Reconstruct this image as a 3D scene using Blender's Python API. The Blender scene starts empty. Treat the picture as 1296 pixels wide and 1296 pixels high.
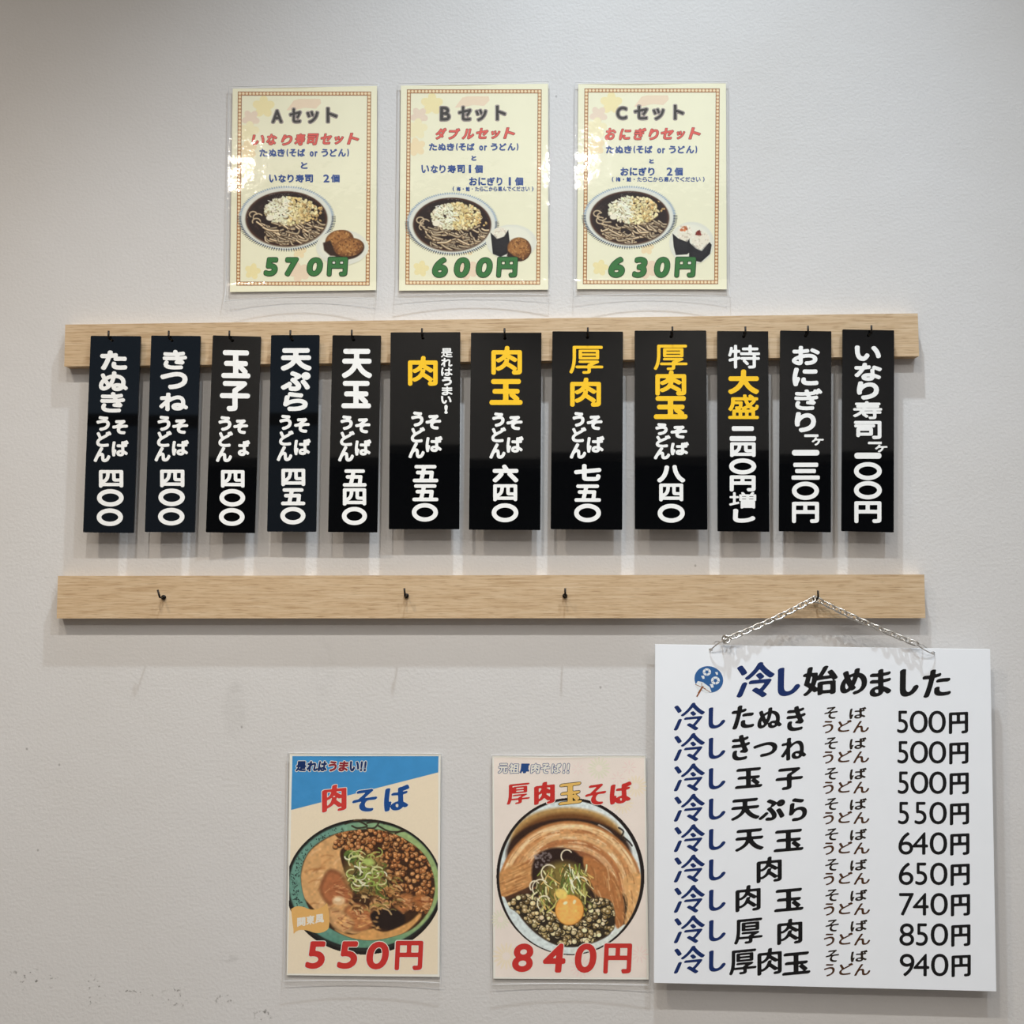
import bpy, math, random
import numpy as np
from mathutils import Vector, Matrix

random.seed(7)
rng = np.random.default_rng(11)
scene = bpy.context.scene
C = scene.collection

# ------------------------------------------------------------------ camera
FPX = 1300.0                      # focal length in pixels of the 1296 px frame
MPP = 1.105e-3                    # metres per pixel on the wall, straight ahead
DIST = FPX * MPP
TGT = Vector((0.0, 0.0, 1.50))    # where the view axis meets the wall (plane y = 0)
YAW, PITCH = 0.030, 0.067
FWD = Vector((-math.sin(YAW) * math.cos(PITCH), math.cos(YAW) * math.cos(PITCH), math.sin(PITCH)))
RIGHT = FWD.cross(Vector((0, 0, 1))).normalized()
UP = RIGHT.cross(FWD).normalized()
CAM = TGT - FWD * DIST
cd = bpy.data.cameras.new('camera')
cd.sensor_fit = 'HORIZONTAL'; cd.sensor_width = 36.0; cd.lens = 36.0 * FPX / 1296.0
cd.clip_start = 0.05
cam = bpy.data.objects.new('camera', cd)
cam.matrix_world = Matrix(((RIGHT.x, UP.x, -FWD.x, CAM.x), (RIGHT.y, UP.y, -FWD.y, CAM.y),
                           (RIGHT.z, UP.z, -FWD.z, CAM.z), (0, 0, 0, 1)))
C.objects.link(cam)
scene.camera = cam

# ------------------------------------------------------------------ world, lights, exposure
scene.view_settings.view_transform = 'Standard'
scene.view_settings.look = 'None'
scene.view_settings.gamma = 1.0
scene.view_settings.use_curve_mapping = False
scene.view_settings.exposure = 0.0
scene.cycles.use_denoising = True
scene.cycles.max_bounces = 8
scene.cycles.transparent_max_bounces = 12
w = bpy.data.worlds.new('world'); scene.world = w; w.use_nodes = True
w.node_tree.nodes['Background'].inputs[0].default_value = (0.9, 0.95, 1.0, 1)
w.node_tree.nodes['Background'].inputs[1].default_value = 0.3

CEIL = 3.45
def wall_x(px):                    # world x of a photo column, measured in the wall plane
    return (px - 648) * MPP
def downlight(x, y, power, col, size=math.radians(130), blend=0.7, radius=0.03, z=CEIL - 0.02):
    l = bpy.data.lights.new('ceiling_spot_light', 'SPOT')
    l.energy = power; l.color = col; l.spot_size = size; l.spot_blend = blend; l.shadow_soft_size = radius
    o = bpy.data.objects.new('ceiling_spot_light', l); o.location = (x, y, z); C.objects.link(o)
    return o
WARM, NEUT, SOFT, COOL = (1.0, 0.87, 0.71), (1.0, 0.945, 0.86), (0.98, 0.98, 1.0), (0.80, 0.91, 1.0)
downlight(wall_x(790), -0.52, 160, COOL, math.radians(80), 1.0, 0.022)       # row beside the wall
for px, p, c, sp in ((-468, 76, WARM, 116), (441, 70, NEUT, 104), (1350, 66, COOL, 126)):        # second row
    downlight(wall_x(px), -1.45, p, c, math.radians(sp), 0.6, radius=0.028)
for px, p, c in ((-672, 32, WARM), (812, 56, NEUT), (2332, 60, SOFT)):    # third row
    downlight(wall_x(px), -3.4, p, c, math.radians(164), 0.5, radius=0.06)
for px in (-1200, 100, 1500):                                                  # added far row, brightens the soffit mirrored in the black signs
    downlight(wall_x(px), -4.2, 40, NEUT, radius=0.05)
al = bpy.data.lights.new('ceiling_fill_light', 'AREA'); al.shape = 'RECTANGLE'  # added fill lamp without a known fixture, lifts the ambient level
al.size = 4.5; al.size_y = 2.2; al.energy = 44; al.color = (1.0, 0.95, 0.88)
ao = bpy.data.objects.new('ceiling_fill_light', al); ao.location = (0.2, -2.6, CEIL - 0.01); C.objects.link(ao)

# ------------------------------------------------------------------ helpers
def lin(c):
    out = []
    for v in c[:3]:
        v = v / 255.0
        out.append(v / 12.92 if v <= 0.04045 else ((v + 0.055) / 1.055) ** 2.4)
    return (*out, 1.0)

_mats = {}
def mat(name, rgb, rough=0.6, metal=0.0, spec=0.5, noise=0.0, bump=0.0, scale=60.0, coat=0.0):
    """principled material with a little procedural mottling / bump"""
    if name in _mats: return _mats[name]
    m = bpy.data.materials.new(name); m.use_nodes = True
    nt = m.node_tree; b = nt.nodes['Principled BSDF']
    b.inputs['Roughness'].default_value = rough; b.inputs['Metallic'].default_value = metal
    b.inputs['Specular IOR Level'].default_value = spec; b.inputs['Coat Weight'].default_value = coat
    col = lin(rgb)
    b.inputs['Base Color'].default_value = col
    if noise or bump:
        tc = nt.nodes.new('ShaderNodeTexCoord'); n = nt.nodes.new('ShaderNodeTexNoise')
        n.inputs['Scale'].default_value = scale; n.inputs['Detail'].default_value = 4
        nt.links.new(tc.outputs['Object'], n.inputs['Vector'])
        if noise:
            r = nt.nodes.new('ShaderNodeValToRGB')
            r.color_ramp.elements[0].position = 0.3; r.color_ramp.elements[1].position = 0.7
            r.color_ramp.elements[0].color = tuple(c * (1 - noise) for c in col[:3]) + (1,)
            r.color_ramp.elements[1].color = tuple(min(1, c * (1 + noise)) for c in col[:3]) + (1,)
            nt.links.new(n.outputs['Fac'], r.inputs['Fac']); nt.links.new(r.outputs['Color'], b.inputs['Base Color'])
        if bump:
            bp = nt.nodes.new('ShaderNodeBump'); bp.inputs['Strength'].default_value = bump; bp.inputs['Distance'].default_value = 0.002
            nt.links.new(n.outputs['Fac'], bp.inputs['Height']); nt.links.new(bp.outputs['Normal'], b.inputs['Normal'])
    _mats[name] = m
    return m
def ink(rgb):
    return mat('printed_ink_%02x%02x%02x' % tuple(int(v) for v in rgb), rgb, 0.55, spec=0.3, noise=0.02, scale=300)

def at(px, py, depth=0.0):
    """photo pixel -> point on the vertical plane DEPTH metres in front of the wall"""
    d = FWD * FPX + RIGHT * (px - 648) - UP * (py - 648)
    t = (-depth - CAM.y) / d.y
    return CAM + d * t
def at_np(P, depth):
    P = np.asarray(P, float).reshape(-1, 2)
    d = np.array(FWD)[None] * FPX + np.outer(P[:, 0] - 648, np.array(RIGHT)) - np.outer(P[:, 1] - 648, np.array(UP))
    t = (-depth - CAM.y) / d[:, 1]
    return np.array(CAM)[None] + d * t[:, None]

def link(o, parent=None):
    C.objects.link(o)
    if parent is not None: o.parent = parent
    return o
def mesh_obj(name, verts, faces, mats, parent=None, mi=None, smooth=False):
    me = bpy.data.meshes.new(name)
    me.from_pydata([tuple(v) for v in verts], [], [tuple(f) for f in faces])
    for m in (mats if isinstance(mats, (list, tuple)) else [mats]): me.materials.append(m)
    if mi is not None: me.polygons.foreach_set('material_index', mi)
    if smooth: me.polygons.foreach_set('use_smooth', [True] * len(me.polygons))
    me.update()
    return link(bpy.data.objects.new(name, me), parent)
def tag(o, label, cat, group=None):
    o['label'] = label; o['category'] = cat
    if group: o['group'] = group
    return o
def struct(o): o['kind'] = 'structure'; return o
def empty(name, loc):
    o = bpy.data.objects.new(name, None); o.empty_display_size = 0.05; o.location = loc
    return link(o)
def box_data(x0, x1, y0, y1, z0, z1):
    v = [(x, y, z) for x in (x0, x1) for y in (y0, y1) for z in (z0, z1)]
    f = [(0, 1, 3, 2), (4, 6, 7, 5), (0, 4, 5, 1), (2, 3, 7, 6), (0, 2, 6, 4), (1, 5, 7, 3)]
    return v, f
def bevel(o, wd, seg=2):
    m = o.modifiers.new('edge_softening', 'BEVEL'); m.width = wd; m.segments = seg; m.limit_method = 'ANGLE'
def tube(points, r, sides=10, closed=False, radii=None):
    """round wire along a polyline -> verts, faces"""
    P = [Vector(p) for p in points]; n = len(P); V = []; F = []
    prev = None
    for i, p in enumerate(P):
        a = P[(i - 1) % n] if (closed or i > 0) else P[i]
        b = P[(i + 1) % n] if (closed or i < n - 1) else P[i]
        t = (b - a).normalized()
        if prev is None:
            u = t.orthogonal().normalized()
        else:
            u = (prev - t * prev.dot(t)).normalized()
        prev = u; v = t.cross(u); rr = radii[i] if radii else r
        for k in range(sides):
            an = 2 * math.pi * k / sides
            V.append(p + (u * math.cos(an) + v * math.sin(an)) * rr)
    for i in range(n if closed else n - 1):
        for k in range(sides):
            a = i * sides + k; b = i * sides + (k + 1) % sides
            c = ((i + 1) % n) * sides + (k + 1) % sides; d = ((i + 1) % n) * sides + k
            F.append((a, b, c, d))
    if not closed:
        F.append(tuple(range(sides - 1, -1, -1))); F.append(tuple(range((n - 1) * sides, n * sides)))
    return V, F
def merge(*parts):
    V, F = [], []
    for v, f in parts:
        o = len(V); V += list(v); F += [tuple(i + o for i in q) for q in f]
    return V, F

# ------------------------------------------------------------------ lettering: outlines grown into pen and brush styles
_out = {}
def outline(ch):
    """outline segments of one character in em units"""
    if ch in _out: return _out[ch]
    if ch == '\u3007':
        a = np.linspace(0, 2 * math.pi, 49)
        s = []
        for r in (0.40, 0.37):
            p = np.stack([0.5 + r * np.cos(a), 0.38 + r * np.sin(a)], 1)
            s.append(np.stack([p[:-1], p[1:]], 1))
        _out[ch] = np.concatenate(s); return _out[ch]
    c = bpy.data.curves.new('glyph', 'FONT'); c.body = ch; c.fill_mode = 'NONE'; c.resolution_u = 5
    o = bpy.data.objects.new('glyph', c); C.objects.link(o)
    ev = o.evaluated_get(bpy.context.evaluated_depsgraph_get()); m = ev.to_mesh()
    co = np.array([v.co[:2] for v in m.vertices]); ed = np.array([e.vertices[:] for e in m.edges])
    E = co[ed]; ev.to_mesh_clear()
    bpy.data.objects.remove(o); bpy.data.curves.remove(c)
    _out[ch] = E
    return E
def sdf(E, X, Y, M=None):
    ins = np.zeros(X.shape, bool); d = np.full(X.shape, 1e9)
    if M is None: M = np.eye(2)
    ET = E @ M.T; PX = M[0, 0] * X + M[0, 1] * Y; PY = M[1, 0] * X + M[1, 1] * Y
    for ((x0, y0), (x1, y1)), ((a0, b0), (a1, b1)) in zip(E, ET):
        if y0 != y1:
            ins ^= ((y0 > Y) != (y1 > Y)) & (X < (x1 - x0) * (Y - y0) / (y1 - y0) + x0)
        dx, dy = a1 - a0, b1 - b0; L = dx * dx + dy * dy
        if L < 1e-14: continue
        t = np.clip(((PX - a0) * dx + (PY - b0) * dy) / L, 0, 1)
        d = np.minimum(d, (PX - a0 - t * dx) ** 2 + (PY - b0 - t * dy) ** 2)
    d = np.sqrt(d); d[ins] *= -1
    return d
_T = {1: ['bl'], 2: ['rb'], 3: ['rl'], 4: ['tr'], 5: ['br', 'tl'], 6: ['tb'], 7: ['tl'], 8: ['lt'], 9: ['bt'],
      10: ['rt', 'lb'], 11: ['rt'], 12: ['lr'], 13: ['br'], 14: ['lb']}
def contour(F, xs, ys):
    S = F < 0; pts, nxt = {}, {}
    code = S[:-1, :-1] * 1 + S[:-1, 1:] * 2 + S[1:, 1:] * 4 + S[1:, :-1] * 8
    for j, i in zip(*np.nonzero((code > 0) & (code < 15))):
        for ab in _T[int(code[j, i])]:
            k = []
            for q in ab:
                key = {'b': (0, i, j), 't': (0, i, j + 1), 'l': (1, i, j), 'r': (1, i + 1, j)}[q]
                if key not in pts:
                    _, a, b = key
                    if key[0] == 0:
                        t = F[b, a] / (F[b, a] - F[b, a + 1]); pts[key] = (xs[a] + t * (xs[a + 1] - xs[a]), ys[b])
                    else:
                        t = F[b, a] / (F[b, a] - F[b + 1, a]); pts[key] = (xs[a], ys[b] + t * (ys[b + 1] - ys[b]))
                k.append(key)
            nxt[k[0]] = k[1]
    loops = []
    while nxt:
        k = next(iter(nxt)); L = []
        while k in nxt:
            L.append(pts[k]); k = nxt.pop(k)
        if len(L) > 5: loops.append(np.array(L))
    return loops
def thin(L, tol):
    """drop points that lie on a straight run"""
    keep = list(range(len(L)))
    out = [L[0]]; i = 0; n = len(L)
    while i < n - 1:
        j = i + 2
        while j < n and j - i < 14:
            a, b = L[i], L[j]; d = b - a; ln = math.hypot(*d) + 1e-12
            q = L[i + 1:j] - a
            if np.max(np.abs(q[:, 0] * d[1] - q[:, 1] * d[0])) / ln > tol: break
            j += 1
        i = j - 1; out.append(L[i])
    return np.array(out)
def segs(loops):
    return np.concatenate([np.stack([L, np.roll(L, -1, 0)], 1) for L in loops])
def grid(E, pad, step):
    lo = E.reshape(-1, 2).min(0) - pad; hi = E.reshape(-1, 2).max(0) + pad
    xs = np.arange(lo[0], hi[0] + step, step); ys = np.arange(lo[1], hi[1] + step, step)
    return xs, ys, *np.meshgrid(xs, ys)
_er = {}
def eroded(ch, e):
    if (ch, e) in _er: return _er[(ch, e)]
    E = outline(ch)
    if e > 0 and ch != '\u3007':
        xs, ys, X, Y = grid(E, 0.03, 0.008)
        L = contour(sdf(E, X, Y) + e, xs, ys)
        if L: E = segs(L)
    _er[(ch, e)] = E
    return E
_gc = {}
def glyph(ch, w, h, layers, e=0.0, shear=0.0, rise=0.0, nib=None, drop=None):
    """loops per layer for a character whose ink fills a w x h box (pixels, y down), origin at the box corner.
    layers: growth in pixels of each layer, nib: (long, short, angle) of a broad pen"""
    key = (ch, round(w, 1), round(h, 1), tuple(layers), e, shear, rise, nib, drop)
    if key in _gc: return _gc[key]
    E = eroded(ch, e).copy()
    if shear: E[:, :, 0] += shear * E[:, :, 1]
    if rise: E[:, :, 1] += rise * E[:, :, 0]
    r0 = layers[0]
    gx, gy = (r0, r0) if nib is None else (nib[0] * 0.9, nib[1] + nib[0] * 0.25)
    lo = E.reshape(-1, 2).min(0); sz = E.reshape(-1, 2).max(0) - lo
    E = (E - lo) / np.maximum(sz, 1e-6)
    E[:, :, 1] = 1 - E[:, :, 1]
    E = E * np.array([max(w - 2 * gx, 0.6), max(h - 2 * gy, 0.6)]) + np.array([gx, gy])
    step = min(max(w, h) / 46.0, 0.75)
    step = max(step, 0.16)
    res = []
    if nib is not None:
        a, b, th = nib
        R = np.array([[math.cos(th), -math.sin(th)], [math.sin(th), math.cos(th)]])
        M = np.diag([1 / a, 1 / b]) @ R
        xs, ys, X, Y = grid(E, a + 1, step)
        E = segs(contour(sdf(E, X, Y, M) - 1, xs, ys))
    pad = max(layers) + 1
    xs, ys, X, Y = grid(E, pad, step)
    F = sdf(E, X, Y)
    for r in layers:
        rr = r if nib is None else r - r0
        L = [thin(q, 0.045) for q in contour(F - rr, xs, ys)]
        if drop:                                   # a stroke that has peeled off the sign
            L = [q for q in L if not drop(q)]
        res.append(L)
    _gc[key] = res
    return res
def fill(loops, thick):
    """closed 2-D loops (metres, holes by nesting) -> solid verts, faces with the given thickness"""
    cu = bpy.data.curves.new('fill', 'CURVE'); cu.dimensions = '2D'; cu.fill_mode = 'BOTH' if thick else 'FRONT'
    cu.extrude = thick / 2
    for L in loops:
        s = cu.splines.new('POLY'); s.points.add(len(L) - 1); s.use_cyclic_u = True
        a = np.zeros((len(L), 4)); a[:, :2] = np.asarray(L) * 100.0; a[:, 3] = 1
        s.points.foreach_set('co', a.ravel())
    cu.extrude = thick * 50.0
    o = bpy.data.objects.new('fill', cu); C.objects.link(o)
    ev = o.evaluated_get(bpy.context.evaluated_depsgraph_get()); m = ev.to_mesh()
    V = np.array([v.co[:] for v in m.vertices]).reshape(-1, 3) / 100.0; F = [tuple(p.vertices) for p in m.polygons]
    ev.to_mesh_clear(); bpy.data.objects.remove(o); bpy.data.curves.remove(cu)
    return V, F

class Plane:
    """a vertical sheet in front of the wall: turns photo pixels into its own local x, z"""
    def __init__(self, root, depth):
        self.root = root; self.depth = depth
        self.o = np.array(root.location)
    def loc(self, P):
        q = at_np(P, self.depth) - self.o
        return q[:, [0, 2]]
class Shapes:
    """collects filled outlines of several colours into ONE mesh lying on a sheet"""
    def __init__(self, plane): self.p = plane; self.V = []; self.F = []; self.mi = []; self.mats = []
    def slot(self, m):
        if m not in self.mats: self.mats.append(m)
        return self.mats.index(m)
    def loops(self, loops_px, m, lift, thick=0.0):
        if not loops_px: return
        L = [self.p.loc(q) for q in loops_px]
        V, F = fill(L, thick)
        o = len(self.V); y0 = self.p.depth * 0
        for v in V: self.V.append((v[0], -(lift + thick / 2) - v[2] + y0, v[1]))
        k = self.slot(m)
        for f in F: self.F.append(tuple(i + o for i in f)); self.mi.append(k)
    def poly(self, pts, m, lift, thick=0.0): self.loops([np.asarray(pts, float)], m, lift, thick)
    def ellipse(self, cx, cy, rx, ry, m, lift, ang=0.0, n=40, hole=None):
        a = np.linspace(0, 2 * math.pi, n, endpoint=False)
        ca, sa = math.cos(ang), math.sin(ang)
        def ring(rx, ry):
            x, y = rx * np.cos(a), ry * np.sin(a)
            return np.stack([cx + x * ca - y * sa, cy + x * sa + y * ca], 1)
        self.loops([ring(rx, ry)] + ([ring(*hole)] if hole else []), m, lift)
    def text(self, ch, box, cols, lift, layers, thick=0.0, dz=2e-5, **kw):
        """box: x0, x1, y0, y1 in photo pixels of the main ink; layers from the main growth to wider ones beneath"""
        x0, x1, y0, y1 = box
        res = glyph(ch, x1 - x0, y1 - y0, layers, **kw)
        n = len(layers)
        for k in range(n - 1, -1, -1):
            if cols[k] is None: continue
            self.loops([q + np.array([x0, y0]) for q in res[k]], cols[k], lift + dz * (n - 1 - k), thick)
    def build(self, name, parent=None):
        return mesh_obj(name, self.V, self.F, self.mats, parent or self.p.root, self.mi)

class Crop:
    """coordinates read off an enlarged view of the photo -> photo pixels"""
    def __init__(self, x, y, s): self.x, self.y, self.s = x, y, s
    def pt(self, u, v): return (self.x + u / self.s, self.y + v / self.s)
    def pts(self, P): return [self.pt(*p) for p in P]
    def box(self, u0, u1, v0, v1): return (self.x + u0 / self.s, self.x + u1 / self.s, self.y + v0 / self.s, self.y + v1 / self.s)

def fit_rect(corners, depth):
    """best true rectangle through four photo corners tl, tr, br, bl -> bottom centre (world), width, height, tilt"""
    a, b, c, d = [np.array(at(*p, depth)) for p in corners]
    wd = (np.linalg.norm(b - a) + np.linalg.norm(c - d)) / 2
    ht = (np.linalg.norm(d - a) + np.linalg.norm(c - b)) / 2
    u = (b - a) + (c - d); v = (a - d) + (b - c)
    t1 = math.atan2(u[2], u[0]); t2 = math.atan2(-v[0], v[2]); t = (t1 + t2) / 2
    ctr = (a + b + c + d) / 4
    up = np.array([-math.sin(t), 0, math.cos(t)])
    return ctr - up * ht / 2, wd, ht, t
def rect_loop(wd, ht, t, x0=0.0, x1=0.0, z0=0.0, z1=0.0, r=0.0):
    """rectangle in local x, z about its bottom centre, tilted by t, grown by the margins, corners rounded by r"""
    xs0, xs1, zs0, zs1 = -wd / 2 - x0, wd / 2 + x1, -z0, ht + z1
    P = []
    if r > 0:
        for cx, cz, a0 in ((xs1 - r, zs1 - r, 0), (xs0 + r, zs1 - r, 90), (xs0 + r, zs0 + r, 180), (xs1 - r, zs0 + r, 270)):
            for k in range(5):
                a = math.radians(a0 + k * 22.5); P.append((cx + r * math.cos(a), cz + r * math.sin(a)))
    else:
        P = [(xs1, zs1), (xs0, zs1), (xs0, zs0), (xs1, zs0)]
    P = np.array(P); ct, st = math.cos(t), math.sin(t)
    return np.stack([P[:, 0] * ct - P[:, 1] * st, P[:, 0] * st + P[:, 1] * ct], 1)
def slab(name, loops, y_front, thick, m, parent):
    V, F = fill(loops, thick)
    return mesh_obj(name, [(v[0], y_front + thick / 2 - v[2], v[1]) for v in V], F, m, parent)

# ------------------------------------------------------------------ printed pictures: drawn cell by cell into a coloured mesh
class Canvas:
    def __init__(self, crop, u0, u1, v0, v1, cells=2.2, ground=(240, 236, 207)):
        self.c = crop; k = crop.s / cells
        self.k = k; self.u0, self.v0 = u0, v0
        self.nx = int((u1 - u0) / k) + 1; self.ny = int((v1 - v0) / k) + 1
        self.U, self.Vv = np.meshgrid(u0 + np.arange(self.nx) * k, v0 + np.arange(self.ny) * k)
        self.col = np.zeros((self.ny, self.nx, 3)) + np.array(ground, float); self.a = np.zeros((self.ny, self.nx)); self.clip = None
    def put(self, m, col, sl=None):
        sl = sl or (slice(None), slice(None))
        m = np.clip(m, 0, 1)
        if self.clip is not None: m = m * self.clip[sl]
        self.col[sl] = self.col[sl] * (1 - m[..., None]) + np.asarray(col, float) * m[..., None]
        self.a[sl] = np.maximum(self.a[sl], m)
    def sl(self, u0, u1, v0, v1):
        i0 = max(0, int((u0 - self.u0) / self.k) - 1); i1 = min(self.nx, int((u1 - self.u0) / self.k) + 3)
        j0 = max(0, int((v0 - self.v0) / self.k) - 1); j1 = min(self.ny, int((v1 - self.v0) / self.k) + 3)
        return (slice(j0, max(j0, j1)), slice(i0, max(i0, i1)))
    def ell_mask(self, cx, cy, rx, ry, ang=0.0, soft=None, sl=None):
        sl = sl or (slice(None), slice(None))
        x, y = self.U[sl] - cx, self.Vv[sl] - cy
        ca, sa = math.cos(ang), math.sin(ang)
        q = np.sqrt(((x * ca + y * sa) / rx) ** 2 + ((-x * sa + y * ca) / ry) ** 2)
        return np.clip((1 - q) * min(rx, ry) / (soft or self.k) + 0.5, 0, 1)
    def ell(self, cx, cy, rx, ry, col, ang=0.0, soft=None, alpha=1.0):
        R = max(rx, ry) + (soft or 0) + self.k
        sl = self.sl(cx - R, cx + R, cy - R, cy + R)
        self.put(self.ell_mask(cx, cy, rx, ry, ang, soft, sl) * alpha, col, sl)
    def stroke(self, P, wd, col, alpha=1.0, soft=None, smooth=True):
        P = np.asarray(P, float)
        if smooth and len(P) > 2: P = spline(P)
        s = soft or self.k; R = wd / 2 + s
        sl = self.sl(P[:, 0].min() - R, P[:, 0].max() + R, P[:, 1].min() - R, P[:, 1].max() + R)
        x, y = self.U[sl], self.Vv[sl]
        d = np.full(x.shape, 1e9)
        for (a0, b0), (a1, b1) in zip(P[:-1], P[1:]):
            dx, dy = a1 - a0, b1 - b0; L = dx * dx + dy * dy + 1e-9
            t = np.clip(((x - a0) * dx + (y - b0) * dy) / L, 0, 1)
            d = np.minimum(d, np.hypot(x - a0 - t * dx, y - b0 - t * dy))
        self.put(np.clip((wd / 2 - d) / s + 0.5, 0, 1) * alpha, col, sl)
    def poly_mask(self, P, soft=None):
        P = np.asarray(P, float); E = np.stack([P, np.roll(P, -1, 0)], 1)
        return np.clip(-sdf(E, self.U, self.Vv) / (soft or self.k) + 0.5, 0, 1)
    def poly(self, P, col, soft=None, alpha=1.0, curved=False):
        if curved: P = closed(P)
        self.put(self.poly_mask(P, soft) * alpha, col)
    def mottle(self, mask, amp, size, stretch=(1, 1)):
        """printed grain: brightness wobbles in soft patches"""
        ny, nx = int(self.ny * self.k / size / stretch[1]) + 3, int(self.nx * self.k / size / stretch[0]) + 3
        g = rng.normal(0, 1, (ny, nx))
        fy = np.linspace(0, ny - 2.01, self.ny); fx = np.linspace(0, nx - 2.01, self.nx)
        j, i = fy.astype(int), fx.astype(int); a, b = (fy - j)[:, None], (fx - i)[None]
        a = a * a * (3 - 2 * a); b = b * b * (3 - 2 * b)
        n = (g[j][:, i] * (1 - a) * (1 - b) + g[j + 1][:, i] * a * (1 - b) + g[j][:, i + 1] * (1 - a) * b + g[j + 1][:, i + 1] * a * b)
        self.col *= (1 + amp * n * mask)[..., None]
    def build(self, name, plane, lift, keep=None):
        use = (self.a > 0.5) if keep is None else keep
        cell = use[:-1, :-1] & use[1:, :-1] & use[:-1, 1:] & use[1:, 1:]
        idx = -np.ones(use.shape, int)
        need = np.zeros(use.shape, bool)
        need[:-1, :-1] |= cell; need[1:, :-1] |= cell; need[:-1, 1:] |= cell; need[1:, 1:] |= cell
        idx[need] = np.arange(need.sum())
        P = np.stack([self.c.x + self.U[need] / self.c.s, self.c.y + self.Vv[need] / self.c.s], 1)
        q = plane.loc(P)
        V = np.stack([q[:, 0], np.full(len(q), -lift), q[:, 1]], 1)
        j, i = np.nonzero(cell)
        F = np.stack([idx[j, i], idx[j + 1, i], idx[j + 1, i + 1], idx[j, i + 1]], 1)
        me = bpy.data.meshes.new(name)
        me.vertices.add(len(V)); me.vertices.foreach_set('co', V.ravel())
        me.loops.add(F.size); me.loops.foreach_set('vertex_index', F.ravel())
        me.polygons.add(len(F)); me.polygons.foreach_set('loop_start', np.arange(0, F.size, 4))
        me.update(calc_edges=True)
        ca = me.color_attributes.new('print', 'FLOAT_COLOR', 'POINT')
        c = np.clip(self.col[need], 0, 255) / 255.0
        c = np.where(c <= 0.04045, c / 12.92, ((c + 0.055) / 1.055) ** 2.4)
        ca.data.foreach_set('color', np.concatenate([c, np.ones((len(c), 1))], 1).ravel())
        me.materials.append(picture_mat())
        return link(bpy.data.objects.new(name, me), plane.root)
def picture_mat():
    if 'picture' in _mats: return _mats['picture']
    m = bpy.data.materials.new('printed_picture_ink'); m.use_nodes = True
    b = m.node_tree.nodes['Principled BSDF']; a = m.node_tree.nodes.new('ShaderNodeVertexColor'); a.layer_name = 'print'
    m.node_tree.links.new(a.outputs['Color'], b.inputs['Base Color'])
    b.inputs['Roughness'].default_value = 0.5; b.inputs['Specular IOR Level'].default_value = 0.3
    _mats['picture'] = m
    return m
def spline(P, n=6):
    P = np.asarray(P, float); out = []
    for i in range(len(P) - 1):
        p0, p1, p2, p3 = P[max(i - 1, 0)], P[i], P[i + 1], P[min(i + 2, len(P) - 1)]
        for t in np.arange(n) / n:
            out.append(0.5 * (2 * p1 + (p2 - p0) * t + (2 * p0 - 5 * p1 + 4 * p2 - p3) * t * t + (3 * p1 - p0 - 3 * p2 + p3) * t ** 3))
    out.append(P[-1])
    return np.array(out)
def closed(P, n=6):
    P = [tuple(p) for p in P]
    Q = spline(np.array(P[-2:] + P + P[:2], float), n)
    return Q[2 * n:2 * n + len(P) * n]
def U(a, b): return float(rng.uniform(a, b))
def tint(c, s):
    f = 1 + U(-s, s)
    return tuple(float(np.clip(v * f * (1 + U(-0.02, 0.02)), 0, 255)) for v in c)

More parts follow.
